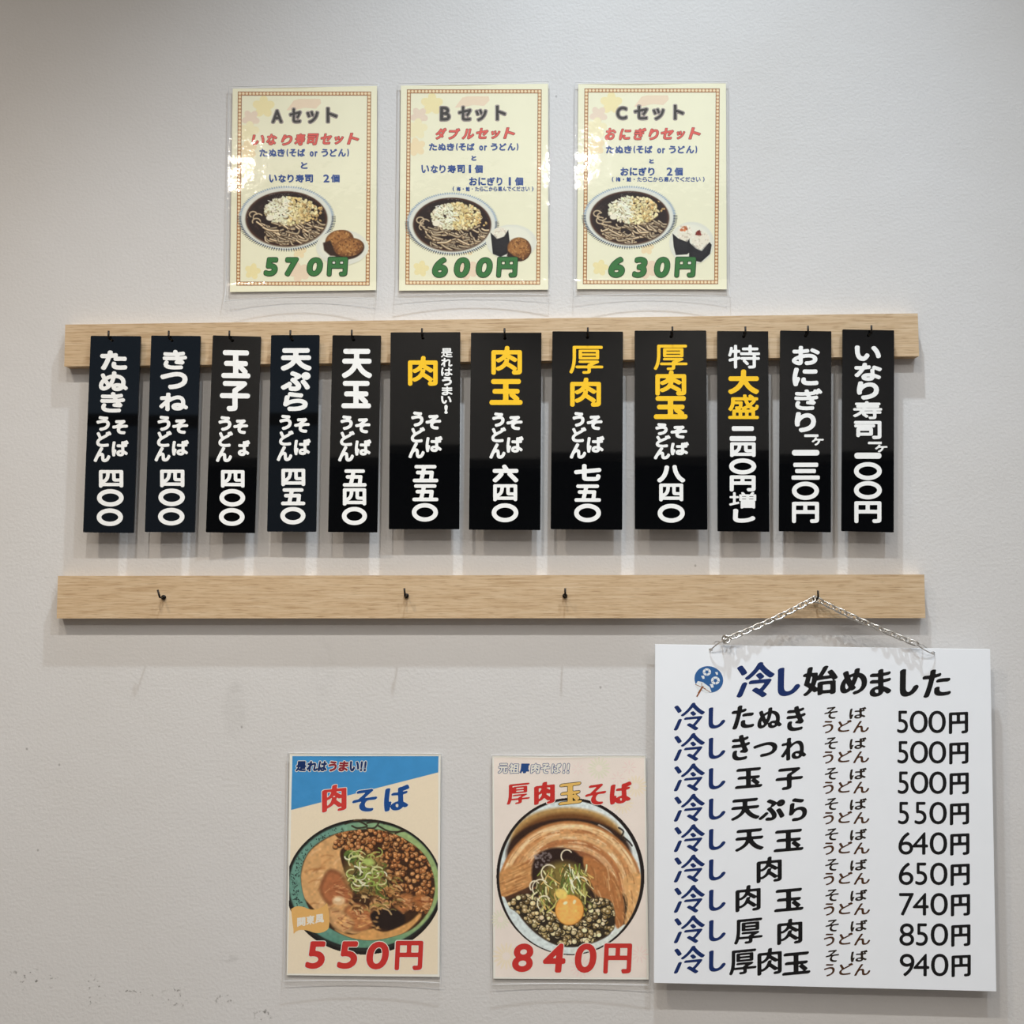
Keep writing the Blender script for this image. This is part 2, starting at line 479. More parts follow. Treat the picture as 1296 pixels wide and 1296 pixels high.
# ------------------------------------------------------------------ the room
def plaster():
    m = bpy.data.materials.new('painted_plaster'); m.use_nodes = True
    nt = m.node_tree; b = nt.nodes['Principled BSDF']; N = nt.nodes.new; Lk = nt.links.new
    b.inputs['Roughness'].default_value = 0.62; b.inputs['Specular IOR Level'].default_value = 0.25
    tc = N('ShaderNodeTexCoord')
    big = N('ShaderNodeTexNoise'); big.inputs['Scale'].default_value = 2.2; big.inputs['Detail'].default_value = 3
    Lk(tc.outputs['Object'], big.inputs['Vector'])
    r = N('ShaderNodeValToRGB'); r.color_ramp.elements[0].position = 0.3; r.color_ramp.elements[1].position = 0.7
    r.color_ramp.elements[0].color = lin((205, 202, 199)); r.color_ramp.elements[1].color = lin((211, 209, 208))
    Lk(big.outputs['Fac'], r.inputs['Fac'])
    # scuffs and grime of a shape of their own, low on the left and a few smudges
    def blot(px, py, rx, ry, sc, lo, hi, strength, prev):
        c = at(px, py)
        mp = N('ShaderNodeMapping'); mp.inputs['Location'].default_value = (-c.x / rx, 0, -c.z / ry)
        mp.inputs['Scale'].default_value = (1 / rx, 0, 1 / ry); Lk(tc.outputs['Object'], mp.inputs['Vector'])
        g = N('ShaderNodeTexGradient'); g.gradient_type = 'SPHERICAL'; Lk(mp.outputs['Vector'], g.inputs['Vector'])
        n = N('ShaderNodeTexNoise'); n.inputs['Scale'].default_value = sc; n.inputs['Detail'].default_value = 5
        Lk(tc.outputs['Object'], n.inputs['Vector'])
        mr = N('ShaderNodeMapRange'); mr.inputs[1].default_value = lo; mr.inputs[2].default_value = hi; Lk(n.outputs['Fac'], mr.inputs[0])
        st = N('ShaderNodeMath'); st.operation = 'MULTIPLY'; Lk(mr.outputs[0], st.inputs[0])
        s2 = N('ShaderNodeMapRange'); s2.inputs[1].default_value = 0.0; s2.inputs[2].default_value = 0.4; Lk(g.outputs['Fac'], s2.inputs[0])
        Lk(s2.outputs[0], st.inputs[1])
        s3 = N('ShaderNodeMath'); s3.operation = 'MULTIPLY'; s3.inputs[1].default_value = strength; Lk(st.outputs[0], s3.inputs[0])
        mx = N('ShaderNodeMixRGB'); mx.inputs[2].default_value = lin((74, 70, 62)); Lk(s3.outputs[0], mx.inputs[0]); Lk(prev, mx.inputs[1])
        return mx.outputs[0]
    p = r.outputs['Color']
    p = blot(38, 1240, 0.045, 0.016, 160, 0.60, 0.68, 0.8, p)
    p = blot(115, 1250, 0.02, 0.03, 170, 0.60, 0.70, 0.7, p)
    p = blot(165, 1260, 0.04, 0.012, 150, 0.60, 0.68, 0.8, p)
    p = blot(222, 1262, 0.022, 0.02, 170, 0.57, 0.68, 0.7, p)
    p = blot(285, 1266, 0.015, 0.012, 150, 0.56, 0.66, 0.8, p)
    p = blot(332, 1285, 0.016, 0.012, 150, 0.56, 0.66, 0.7, p)
    p = blot(297, 898, 0.020, 0.045, 30, 0.35, 0.8, 0.16, p)
    p = blot(290, 1213, 0.014, 0.006, 60, 0.35, 0.6, 0.25, p)
    p = blot(410, 848, 0.02, 0.05, 40, 0.4, 0.8, 0.10, p)
    for px, py in ((75, 968), (306, 920), (48, 1076), (704, 122), (880, 716), (34, 948), (760, 870)):
        p = blot(px, py, 0.0018, 0.0022, 20, 0.1, 0.3, 0.38, p)
    Lk(p, b.inputs['Base Color'])
    n1 = N('ShaderNodeTexNoise'); n1.inputs['Scale'].default_value = 240; n1.inputs['Detail'].default_value = 4
    n2 = N('ShaderNodeTexNoise'); n2.inputs['Scale'].default_value = 14; n2.inputs['Detail'].default_value = 2
    Lk(tc.outputs['Object'], n1.inputs['Vector']); Lk(tc.outputs['Object'], n2.inputs['Vector'])
    b1 = N('ShaderNodeBump'); b1.inputs['Strength'].default_value = 0.22; b1.inputs['Distance'].default_value = 0.002
    b2 = N('ShaderNodeBump'); b2.inputs['Strength'].default_value = 0.06; b2.inputs['Distance'].default_value = 0.01
    Lk(n1.outputs['Fac'], b1.inputs['Height']); Lk(n2.outputs['Fac'], b2.inputs['Height'])
    Lk(b2.outputs['Normal'], b1.inputs['Normal']); Lk(b1.outputs['Normal'], b.inputs['Normal'])
    return m
def structure_box(name, dims, m):
    v, f = box_data(*dims); return struct(mesh_obj(name, v, f, m))
PL = plaster()
XL, XR, YB = -3.4, 3.2, -5.2
structure_box('wall_back', (XL, XR, 0.0, 0.12, 0.0, CEIL), PL)
structure_box('wall_left', (XL - 0.1, XL, YB, 0.12, 0.0, CEIL), mat('beige_side_wall', (196, 184, 166), 0.8, noise=0.03, scale=4))
structure_box('wall_right', (XR, XR + 0.1, YB, 0.12, 0.0, CEIL), mat('pale_side_wall', (196, 198, 204), 0.8, noise=0.03, scale=4))
structure_box('wall_front', (XL, XR, YB - 0.1, YB, 0.0, CEIL), mat('dark_front_wall', (40, 37, 35), 0.7, noise=0.1, scale=5))
structure_box('floor', (XL, XR, YB, 0.12, -0.1, 0.0), mat('grey_floor', (120, 112, 104), 0.5, noise=0.06, scale=6))
structure_box('ceiling', (XL, XR, YB, 0.12, CEIL, CEIL + 0.1), mat('ceiling_paint', (120, 120, 122), 0.8, noise=0.03, scale=5))
structure_box('trim_soffit', (-1.2, XR - 0.01, YB + 0.01, YB + 0.5, 2.16, CEIL - 0.01), mat('grey_soffit', (176, 174, 172), 0.7, noise=0.04, scale=5))

def blue_glow(name, strength):
    m = bpy.data.materials.new(name); m.use_nodes = True
    b = m.node_tree.nodes['Principled BSDF']; b.inputs['Base Color'].default_value = (0.05, 0.06, 0.08, 1); b.inputs['Roughness'].default_value = 0.1
    b.inputs['Emission Color'].default_value = (0.55, 0.75, 1.0, 1); b.inputs['Emission Strength'].default_value = strength
    return m
structure_box('glow_panel_1', (-3.2, -1.25, YB + 0.0005, YB + 0.02, 0.5, 2.36), blue_glow('blue_glow_lower', 0.20))  # unseen glowing panels, added for a bluish reflection in the left signs
structure_box('glow_panel_2', (-3.2, -1.25, YB + 0.0005, YB + 0.02, 2.44, 3.3), blue_glow('blue_glow_upper', 0.34))
BAR_M = mat('dark_divider_bar', (46, 44, 42), 0.5, noise=0.05, scale=20)  # added dark bars that split the glow's reflection into bands
structure_box('trim_1', (-3.25, -1.2, YB + 0.0005, YB + 0.05, 2.36, 2.44), BAR_M)
structure_box('trim_2', (-2.32, -2.22, YB + 0.021, YB + 0.05, 0.5, 2.359), BAR_M)

# ------------------------------------------------------------------ wooden rails with their screw hooks
def wood():
    m = bpy.data.materials.new('light_oak'); m.use_nodes = True
    nt = m.node_tree; b = nt.nodes['Principled BSDF']; N = nt.nodes.new; Lk = nt.links.new
    tc = N('ShaderNodeTexCoord')
    mp = N('ShaderNodeMapping'); mp.inputs['Scale'].default_value = (3.5, 14, 75); Lk(tc.outputs['Object'], mp.inputs['Vector'])
    n = N('ShaderNodeTexNoise'); n.inputs['Scale'].default_value = 4.0; n.inputs['Detail'].default_value = 7; n.inputs['Roughness'].default_value = 0.62
    n.inputs['Distortion'].default_value = 0.5; Lk(mp.outputs['Vector'], n.inputs['Vector'])
    r = N('ShaderNodeValToRGB'); e = r.color_ramp.elements
    e[0].position = 0.30; e[0].color = lin((178, 148, 112)); e[1].position = 0.72; e[1].color = lin((212, 188, 156))
    q = e.new(0.48); q.color = lin((199, 171, 136))
    Lk(n.outputs['Fac'], r.inputs['Fac'])
    mp2 = N('ShaderNodeMapping'); mp2.inputs['Scale'].default_value = (14, 40, 320); Lk(tc.outputs['Object'], mp2.inputs['Vector'])
    n2 = N('ShaderNodeTexNoise'); n2.inputs['Scale'].default_value = 3.0; n2.inputs['Detail'].default_value = 3; Lk(mp2.outputs['Vector'], n2.inputs['Vector'])
    r2 = N('ShaderNodeValToRGB'); r2.color_ramp.elements[0].position = 0.33; r2.color_ramp.elements[1].position = 0.46
    r2.color_ramp.elements[0].color = (0.62, 0.56, 0.48, 1); r2.color_ramp.elements[1].color = (1, 1, 1, 1); Lk(n2.outputs['Fac'], r2.inputs['Fac'])
    mx = N('ShaderNodeMixRGB'); mx.blend_type = 'MULTIPLY'; mx.inputs[0].default_value = 0.75
    Lk(r.outputs['Color'], mx.inputs[1]); Lk(r2.outputs['Color'], mx.inputs[2]); Lk(mx.outputs[0], b.inputs['Base Color'])
    b.inputs['Roughness'].default_value = 0.55; b.inputs['Specular IOR Level'].default_value = 0.3
    bp = N('ShaderNodeBump'); bp.inputs['Strength'].default_value = 0.15; bp.inputs['Distance'].default_value = 0.001
    Lk(n2.outputs['Fac'], bp.inputs['Height']); Lk(bp.outputs['Normal'], b.inputs['Normal'])
    return m
OAK = wood()
BLACK_METAL = mat('blackened_hook_metal', (38, 34, 32), 0.4, 0.8)
RAIL_T = 0.0165
def hook(root, px, py, tip_dx=0.0, reach=0.014, rise=0.0105):
    """square-bend screw hook: shaft out of the rail, tip turned up, round collar on the wood"""
    p = at(px, py, RAIL_T) - root.location
    x, y, z = p
    pts = [(x, y + 0.004, z), (x, y - reach + 0.003, z)]
    for k in range(1, 5):
        a = k / 4 * math.pi / 2
        pts.append((x + tip_dx * 0.2 * k / 4, y - reach + 0.003 - 0.003 * math.sin(a), z + 0.003 - 0.003 * math.cos(a)))
    pts.append((x + tip_dx, y - reach, z + rise))
    collar = tube([(x, y + 0.0005, z), (x, y - 0.0008, z), (x, y - 0.0022, z), (x, y - 0.003, z)], 0.003, 14, radii=[0.0026, 0.0034, 0.0034, 0.002])
    V, F = merge(tube(pts, 0.00135, 10), collar)
    return mesh_obj('hook', V, F, BLACK_METAL, root, smooth=True)
def rail(corners, label):
    base, wd, ht, t = fit_rect(corners, RAIL_T)
    root = empty('wooden_hook_rail', (base[0], -RAIL_T, base[2]))
    o = slab('board', [rect_loop(wd, ht, t)], 0.0, RAIL_T - 0.0002, OAK, root); bevel(o, 0.0008)
    tag(root, label, 'wall rail', 'wooden rails on the wall')
    return root
rail_a = rail(((82, 408), (1162, 399.5), (1163, 453.5), (82, 461)), 'upper light oak rail on the wall holding the row of black menu signs')
rail_b = rail(((73, 728.5), (1170, 727.5), (1171, 782), (72, 783)), 'lower light oak rail on the wall with four black hooks, mostly empty')
for px, py, dx in ((207.5, 756, -0.003), (514.5, 754, -0.001), (715, 754, 0), (1031.5, 757, 0)):
    hook(rail_b, px, py, dx, reach=0.016)

# ------------------------------------------------------------------ black hanging menu signs
ACRYL = mat('glossy_black_acrylic', (8, 9, 11), 0.03, spec=0.5, noise=0.05, scale=30)
WHITE_V = mat('white_vinyl', (240, 240, 238), 0.55, spec=0.3, noise=0.01, scale=200)
YELL_V = mat('yellow_vinyl', (246, 196, 34), 0.5, spec=0.3, noise=0.01, scale=200)
SIGN_D, SIGN_T = 0.0255, 0.0025
c4, c5, c6, c7, c8 = Crop(70, 390, 4.1815), Crop(330, 390, 4.1815), Crop(580, 390, 4.1815), Crop(790, 390, 4.18), Crop(970, 390, 4.181)
DENSE = {'厚': 1.30, '盛': 1.35, '増': 0.85, '特': 1.3, '寿': 1.15, '是': 1.0, '肉': 2.05, '四': 1.65, '司': 1.6, '円': 1.85, 'ぬ': 1.95,
         'ね': 1.95, 'な': 1.9, 'お': 1.9, 'ぎ': 1.6, 'き': 1.9, 'ま': 1.2, '玉': 2.55, '天': 2.5, '子': 2.5, '大': 2.4, '五': 1.85}
def sign(crop, quad, hook_px, items, label, yaw=0.0, pitch=0.0):
    corners = crop.pts(quad)
    base, wd, ht, t = fit_rect(corners, SIGN_D)
    root = empty('hanging_menu_sign', (base[0], -SIGN_D, base[2]))
    pl = Plane(root, SIGN_D)
    hx, hy = hook_px
    hl = pl.loc([(hx, hy)])[0]
    hole = np.array([(hl[0] + 0.0022 * math.cos(a), hl[1] + 0.0022 * math.sin(a)) for a in np.linspace(0, 2 * math.pi, 16, endpoint=False)])
    slab('panel', [rect_loop(wd, ht, t, r=0.0012), hole], 0.0, SIGN_T, ACRYL, root)
    parts = {}
    for ch, u0, u1, v0, v1, part in items:
        part, colour = (part, WHITE_V) if part[0] != '*' else (part[1:], YELL_V)
        S = parts.setdefault(part, Shapes(pl))
        big = part in ('dish_lettering', 'topping_lettering')
        r = DENSE.get(ch, 2.2 if big else 2.2)
        bx = crop.box(u0, u1, v0, v1)
        h, wpx = bx[3] - bx[2], bx[1] - bx[0]
        if part == 'noodle_lettering': r = 1.55 if ch not in 'ばど' else 1.3
        if part == 'slogan_lettering': r = 0.75 if ch in 'まはれ' else (0.95 if ch != '是' else 0.55)
        if part == 'unit_lettering': r = 0.85
        if ch == '一' and part != 'unit_lettering': r = h / 2 - 0.05
        if ch in '二三': r = 2.15 if ch == '二' else 1.75
        kw = {}
        if ch == '〇': r = 2.35
        dropf = None
        if (label.startswith('black hanging menu sign reading tamago') and ch == 'ば'):
            dropf = lambda q, m=wpx: q[:, 0].max() < m * 0.3
        e = 0.0 if ch in '一二三〇!' else (0.014 if ch in 'ばどぷぎ増寿盛' else 0.02)
        S.text(ch, bx, [colour], 0.0, [r], 0.0004, e=e, drop=dropf)
    for k, S in parts.items():
        o = S.build(k)
        if any(m is YELL_V for m in S.mats): o['label'] = 'yellow lettering'
    root.rotation_euler = (pitch, 0, yaw)
    tag(root, label, 'menu sign', 'black menu signs on the upper rail')
    hook(rail_a, hx, hy, 0.0)
    return root
D, Nn, Pp, T_, Un, Sl = 'dish_lettering', 'noodle_lettering', 'price_lettering', 'topping_lettering', 'unit_lettering', 'slogan_lettering'
L = 'black hanging menu sign reading '
sign(c4, ((187, 146), (452, 150), (416, 1190), (150, 1187)), (142.5, 431), [
    ('た', 240, 382, 225, 328, D), ('ぬ', 233, 385, 335, 440, D), ('き', 240, 370, 445, 553, D),
    ('う', 220, 290, 572, 650, Nn), ('ど', 218, 298, 652, 735, Nn), ('ん', 205, 292, 735, 815, Nn), ('そ', 303, 385, 592, 668, Nn), ('ば', 300, 388, 700, 785, Nn),
    ('四', 232, 360, 857, 950, Pp), ('〇', 222, 362, 958, 1050, Pp), ('〇', 220, 358, 1060, 1153, Pp)],
    L + 'tanuki at 400 yen, first from the left end', 0.010, 0.004)
sign(c4, ((508, 145), (766, 148), (740, 1187), (477, 1185)), (218, 431), [
    ('き', 570, 697, 222, 325, D), ('つ', 558, 700, 338, 430, D), ('ね', 552, 702, 448, 545, D),
    ('う', 543, 610, 570, 650, Nn), ('ど', 540, 617, 650, 735, Nn), ('ん', 527, 610, 735, 812, Nn), ('そ', 620, 703, 588, 665, Nn), ('ば', 618, 706, 698, 780, Nn),
    ('四', 556, 683, 855, 948, Pp), ('〇', 547, 685, 955, 1048, Pp), ('〇', 545, 683, 1057, 1150, Pp)],
    L + 'kitsune at 400 yen, second from the left end', 0.030, 0.002)
sign(c4, ((835, 145), (1086, 147), (1053, 1190), (800, 1187)), (294, 431), [
    ('玉', 880, 1030, 222, 370, D), ('子', 872, 1028, 385, 545, D),
    ('う', 865, 932, 572, 650, Nn), ('ど', 865, 940, 652, 735, Nn), ('ん', 852, 935, 735, 815, Nn), ('そ', 942, 1018, 588, 665, Nn), ('ば', 942, 1028, 698, 782, Nn),
    ('四', 878, 1000, 857, 950, Pp), ('〇', 870, 1003, 957, 1050, Pp), ('〇', 868, 1000, 1058, 1152, Pp)],
    L + 'tamago at 400 yen, one letter stroke missing, third from left', 0.088, -0.004)
sign(c5, ((56, 145), (314, 142), (292, 1185), (33, 1182)), (370.5, 430.5), [
    ('天', 108, 270, 213, 332, D), ('ぷ', 108, 265, 335, 440, D), ('ら', 120, 250, 445, 545, D),
    ('う', 100, 165, 565, 645, Nn), ('ど', 98, 175, 648, 728, Nn), ('ん', 86, 168, 730, 810, Nn), ('そ', 178, 260, 582, 660, Nn), ('ば', 177, 265, 692, 778, Nn),
    ('四', 110, 236, 850, 942, Pp), ('五', 108, 236, 953, 1043, Pp), ('〇', 104, 237, 1052, 1145, Pp)],
    L + 'tempura at 450 yen, fourth from the left', -0.008, 0.005)
sign(c5, ((378, 142), (635, 145), (618, 1187), (358, 1185)), (447.5, 430), [
    ('天', 430, 588, 215, 370, D), ('玉', 427, 583, 385, 530, D),
    ('う', 422, 487, 568, 645, Nn), ('ど', 420, 497, 650, 730, Nn), ('ん', 410, 493, 730, 812, Nn), ('そ', 500, 580, 582, 662, Nn), ('ば', 498, 585, 695, 780, Nn),
    ('五', 435, 560, 853, 945, Pp), ('四', 435, 558, 953, 1045, Pp), ('〇', 430, 562, 1052, 1148, Pp)],
    L + 'tentama at 540 yen, fifth from the left', 0.012, -0.002)
sign(c5, ((688, 130), (1058, 128), (1050, 1170), (678, 1170)), (535.5, 428), [
    ('肉', 780, 937, 255, 412, '*' + T_),
    ('是', 955, 1015, 213, 262, Sl), ('れ', 955, 1015, 264, 312, Sl), ('は', 955, 1015, 315, 360, Sl), ('う', 960, 1012, 364, 412, Sl), ('ま', 958, 1015, 415, 462, Sl),
    ('い', 955, 1010, 465, 507, Sl), ('!', 972, 990, 512, 560, Sl),
    ('う', 797, 862, 548, 628, Nn), ('ど', 795, 870, 630, 712, Nn), ('ん', 783, 868, 710, 795, Nn), ('そ', 873, 955, 565, 643, Nn), ('ば', 873, 962, 678, 762, Nn),
    ('五', 805, 940, 830, 922, Pp), ('五', 803, 940, 932, 1022, Pp), ('〇', 800, 938, 1032, 1130, Pp)],
    L + 'niku at 550 yen with small slogan beside one yellow character', 0.004, 0.006)
sign(c6, ((68, 130), (442, 128), (433, 1175), (55, 1172)), (639, 428), [
    ('肉', 175, 337, 200, 352, '*' + T_), ('玉', 165, 340, 375, 512, '*' + T_),
    ('う', 180, 245, 552, 628, Nn), ('ど', 175, 253, 630, 710, Nn), ('ん', 165, 250, 715, 797, Nn), ('そ', 255, 340, 570, 645, Nn), ('ば', 255, 345, 678, 765, Nn),
    ('六', 182, 318, 828, 922, Pp), ('四', 185, 312, 932, 1022, Pp), ('〇', 177, 318, 1033, 1133, Pp)],
    L + 'niku tama at 640 yen, two yellow characters at the top', -0.004, -0.003)
sign(c6, ((497, 122), (872, 125), (868, 1173), (490, 1170)), (743.5, 427), [
    ('厚', 588, 767, 200, 348, '*' + T_), ('肉', 592, 755, 368, 522, '*' + T_),
    ('う', 605, 668, 550, 628, Nn), ('ど', 600, 678, 630, 710, Nn), ('ん', 590, 677, 715, 797, Nn), ('そ', 680, 763, 568, 645, Nn), ('ば', 680, 773, 677, 765, Nn),
    ('七', 613, 757, 825, 915, Pp), ('五', 615, 755, 933, 1025, Pp), ('〇', 613, 755, 1035, 1133, Pp)],
    L + 'atsu niku at 750 yen, two yellow characters at the top', 0.005, 0.001)
sign(c7, ((55, 118), (435, 118), (440, 1172), (57, 1170)), (849.5, 426), [
    ('厚', 157, 335, 193, 328, '*' + T_), ('肉', 165, 328, 330, 462, '*' + T_), ('玉', 157, 335, 465, 587, '*' + T_),
    ('う', 165, 230, 608, 672, Nn), ('ど', 167, 245, 672, 737, Nn), ('ん', 157, 243, 735, 800, Nn), ('そ', 245, 333, 622, 690, Nn), ('ば', 245, 342, 708, 778, Nn),
    ('八', 175, 322, 830, 922, Pp), ('四', 185, 312, 928, 1022, Pp), ('〇', 177, 320, 1035, 1135, Pp)],
    L + 'atsu niku tama at 840 yen, three yellow characters', -0.006, -0.002)
sign(c7, ((495, 122), (765, 122), (765, 1182), (490, 1182)), (941, 426), [
    ('特', 550, 718, 195, 320, D), ('大', 550, 712, 325, 455, '*' + T_), ('盛', 550, 712, 457, 587, '*' + T_),
    ('二', 557, 697, 625, 703, Pp), ('四', 560, 695, 710, 788, Pp), ('〇', 555, 698, 795, 880, Pp), ('円', 558, 695, 885, 970, Pp),
    ('増', 555, 698, 973, 1060, Pp), ('し', 575, 693, 1062, 1135, Pp)],
    L + 'toku omori, extra 240 yen, white and yellow, third from right', 0.008, 0.002)
sign(c8, ((73, 118), (343, 122), (342, 1187), (67, 1180)), (1019.5, 425), [
    ('お', 135, 282, 200, 302, D), ('に', 138, 275, 315, 413, D), ('ぎ', 148, 295, 425, 540, D), ('り', 150, 262, 550, 657, D),
    ('一', 200, 275, 668, 682, Un), ('ヶ', 240, 303, 683, 727, Un),
    ('一', 135, 280, 750, 778, Pp), ('三', 133, 282, 818, 908, Pp), ('〇', 135, 278, 918, 1015, Pp), ('円', 135, 278, 1025, 1137, Pp)],
    L + 'onigiri at 130 yen each, second from the right end', -0.006, -0.001)
sign(c8, ((403, 113), (677, 117), (673, 1187), (397, 1180)), (1099, 424.5), [
    ('い', 467, 605, 198, 280, D), ('な', 465, 610, 290, 385, D), ('り', 478, 595, 388, 485, D), ('寿', 458, 612, 492, 588, D), ('司', 463, 608, 597, 693, D),
    ('一', 537, 610, 707, 720, Un), ('ヶ', 575, 640, 722, 763, Un),
    ('一', 465, 608, 765, 795, Pp), ('〇', 463, 610, 815, 910, Pp), ('〇', 463, 610, 915, 1012, Pp), ('円', 465, 608, 1022, 1137, Pp)],
    L + 'inari sushi at 100 yen each, last at the right end', 0.004, 0.001)

# ------------------------------------------------------------------ laminated posters
def film_mat():
    m = bpy.data.materials.new('clear_laminate'); m.use_nodes = True
    nt = m.node_tree; nt.nodes.clear(); N = nt.nodes.new; Lk = nt.links.new
    out = N('ShaderNodeOutputMaterial'); mix = N('ShaderNodeMixShader'); tr = N('ShaderNodeBsdfTransparent'); gl = N('ShaderNodeBsdfGlossy')
    tr.inputs[0].default_value = (0.995, 0.995, 0.99, 1); gl.inputs['Roughness'].default_value = 0.06
    lw = N('ShaderNodeLayerWeight'); lw.inputs['Blend'].default_value = 0.5
    pw = N('ShaderNodeMath'); pw.operation = 'POWER'; pw.inputs[1].default_value = 5.0; Lk(lw.outputs['Facing'], pw.inputs[0])
    fr = N('ShaderNodeMapRange'); fr.inputs[3].default_value = 0.042; fr.inputs[4].default_value = 1.0; Lk(pw.outputs[0], fr.inputs[0])
    tc = N('ShaderNodeTexCoord'); n = N('ShaderNodeTexNoise'); n.inputs['Scale'].default_value = 26; n.inputs['Detail'].default_value = 4
    bp = N('ShaderNodeBump'); bp.inputs['Strength'].default_value = 0.18; bp.inputs['Distance'].default_value = 0.004
    Lk(tc.outputs['Object'], n.inputs['Vector']); Lk(n.outputs['Fac'], bp.inputs['Height'])
    Lk(bp.outputs['Normal'], gl.inputs['Normal'])
    Lk(fr.outputs[0], mix.inputs[0]); Lk(tr.outputs[0], mix.inputs[1]); Lk(gl.outputs[0], mix.inputs[2]); Lk(mix.outputs[0], out.inputs['Surface'])
    return m
FILM = film_mat()
RIM = mat('laminate_edge_glint', (206, 206, 206), 0.25, spec=0.6, noise=0.02, scale=80)  # pale colour stands in for the bright refraction line along the film edge
POST_D = 0.0030                                 # the printed sheet stands a little off the wall inside its pouch
def poster(name, crop, quad, film, paper_col, label, cat, group, sag=0.0, curl=0.0):
    """film: margins (left, right, bottom, top) in photo pixels of the clear pouch around the paper"""
    base, wd, ht, t = fit_rect(crop.pts(quad), POST_D)
    root = empty(name, (base[0], -POST_D, base[2]))
    slab('paper_sheet', [rect_loop(wd, ht, t)], 0.0, 0.0003, mat('poster_paper_%d_%d_%d' % paper_col, paper_col, 0.6, spec=0.2, noise=0.012, scale=40), root)
    a, b, c, d = [v * MPP for v in film]
    nx, nz = 24, 34
    ct, st = math.cos(t), math.sin(t)
    V = []
    for j in range(nz + 1):
        for i in range(nx + 1):
            s, q = i / nx, j / nz
            x = -wd / 2 - a + s * (wd + a + b)
            low = -c + sag * (1 - (2 * s - 1) ** 2)
            z = low + q * (ht + d - low)
            y = -0.0009 - 0.0004 * math.sin(7 * s + 2) * math.sin(5 * q)
            e = max(0.0, 0.10 - q) / 0.10
            y -= curl * e * e * (0.45 + 0.55 * (2 * s - 1) ** 2)
            V.append((x * ct - z * st, y, x * st + z * ct))
    F = [(j * (nx + 1) + i, j * (nx + 1) + i + 1, (j + 1) * (nx + 1) + i + 1, (j + 1) * (nx + 1) + i) for j in range(nz) for i in range(nx)]
    mesh_obj('laminate_film', V, F, FILM, root, smooth=True)
    ring = [i for i in range(nx + 1)] + [(j + 1) * (nx + 1) + nx for j in range(nz)] + [nz * (nx + 1) + i for i in range(nx - 1, -1, -1)] + [j * (nx + 1) for j in range(nz - 1, 0, -1)]
    v, f = tube([V[k] for k in ring], 0.0004, 6, closed=True)
    mesh_obj('film_edge', v, f, RIM, root, smooth=True)
    tag(root, label, cat, group)
    return root, Plane(root, POST_D), (wd, ht, t)
DARK_P, MAG, WHITE_I = ink((16, 9, 14)), ink((84, 30, 62)), ink((240, 236, 222))
RED_I, DRED = ink((222, 84, 74)), ink((120, 30, 34))
BLUE_I, GREEN_I, DGREEN = ink((32, 72, 140)), ink((58, 118, 62)), ink((22, 52, 26))

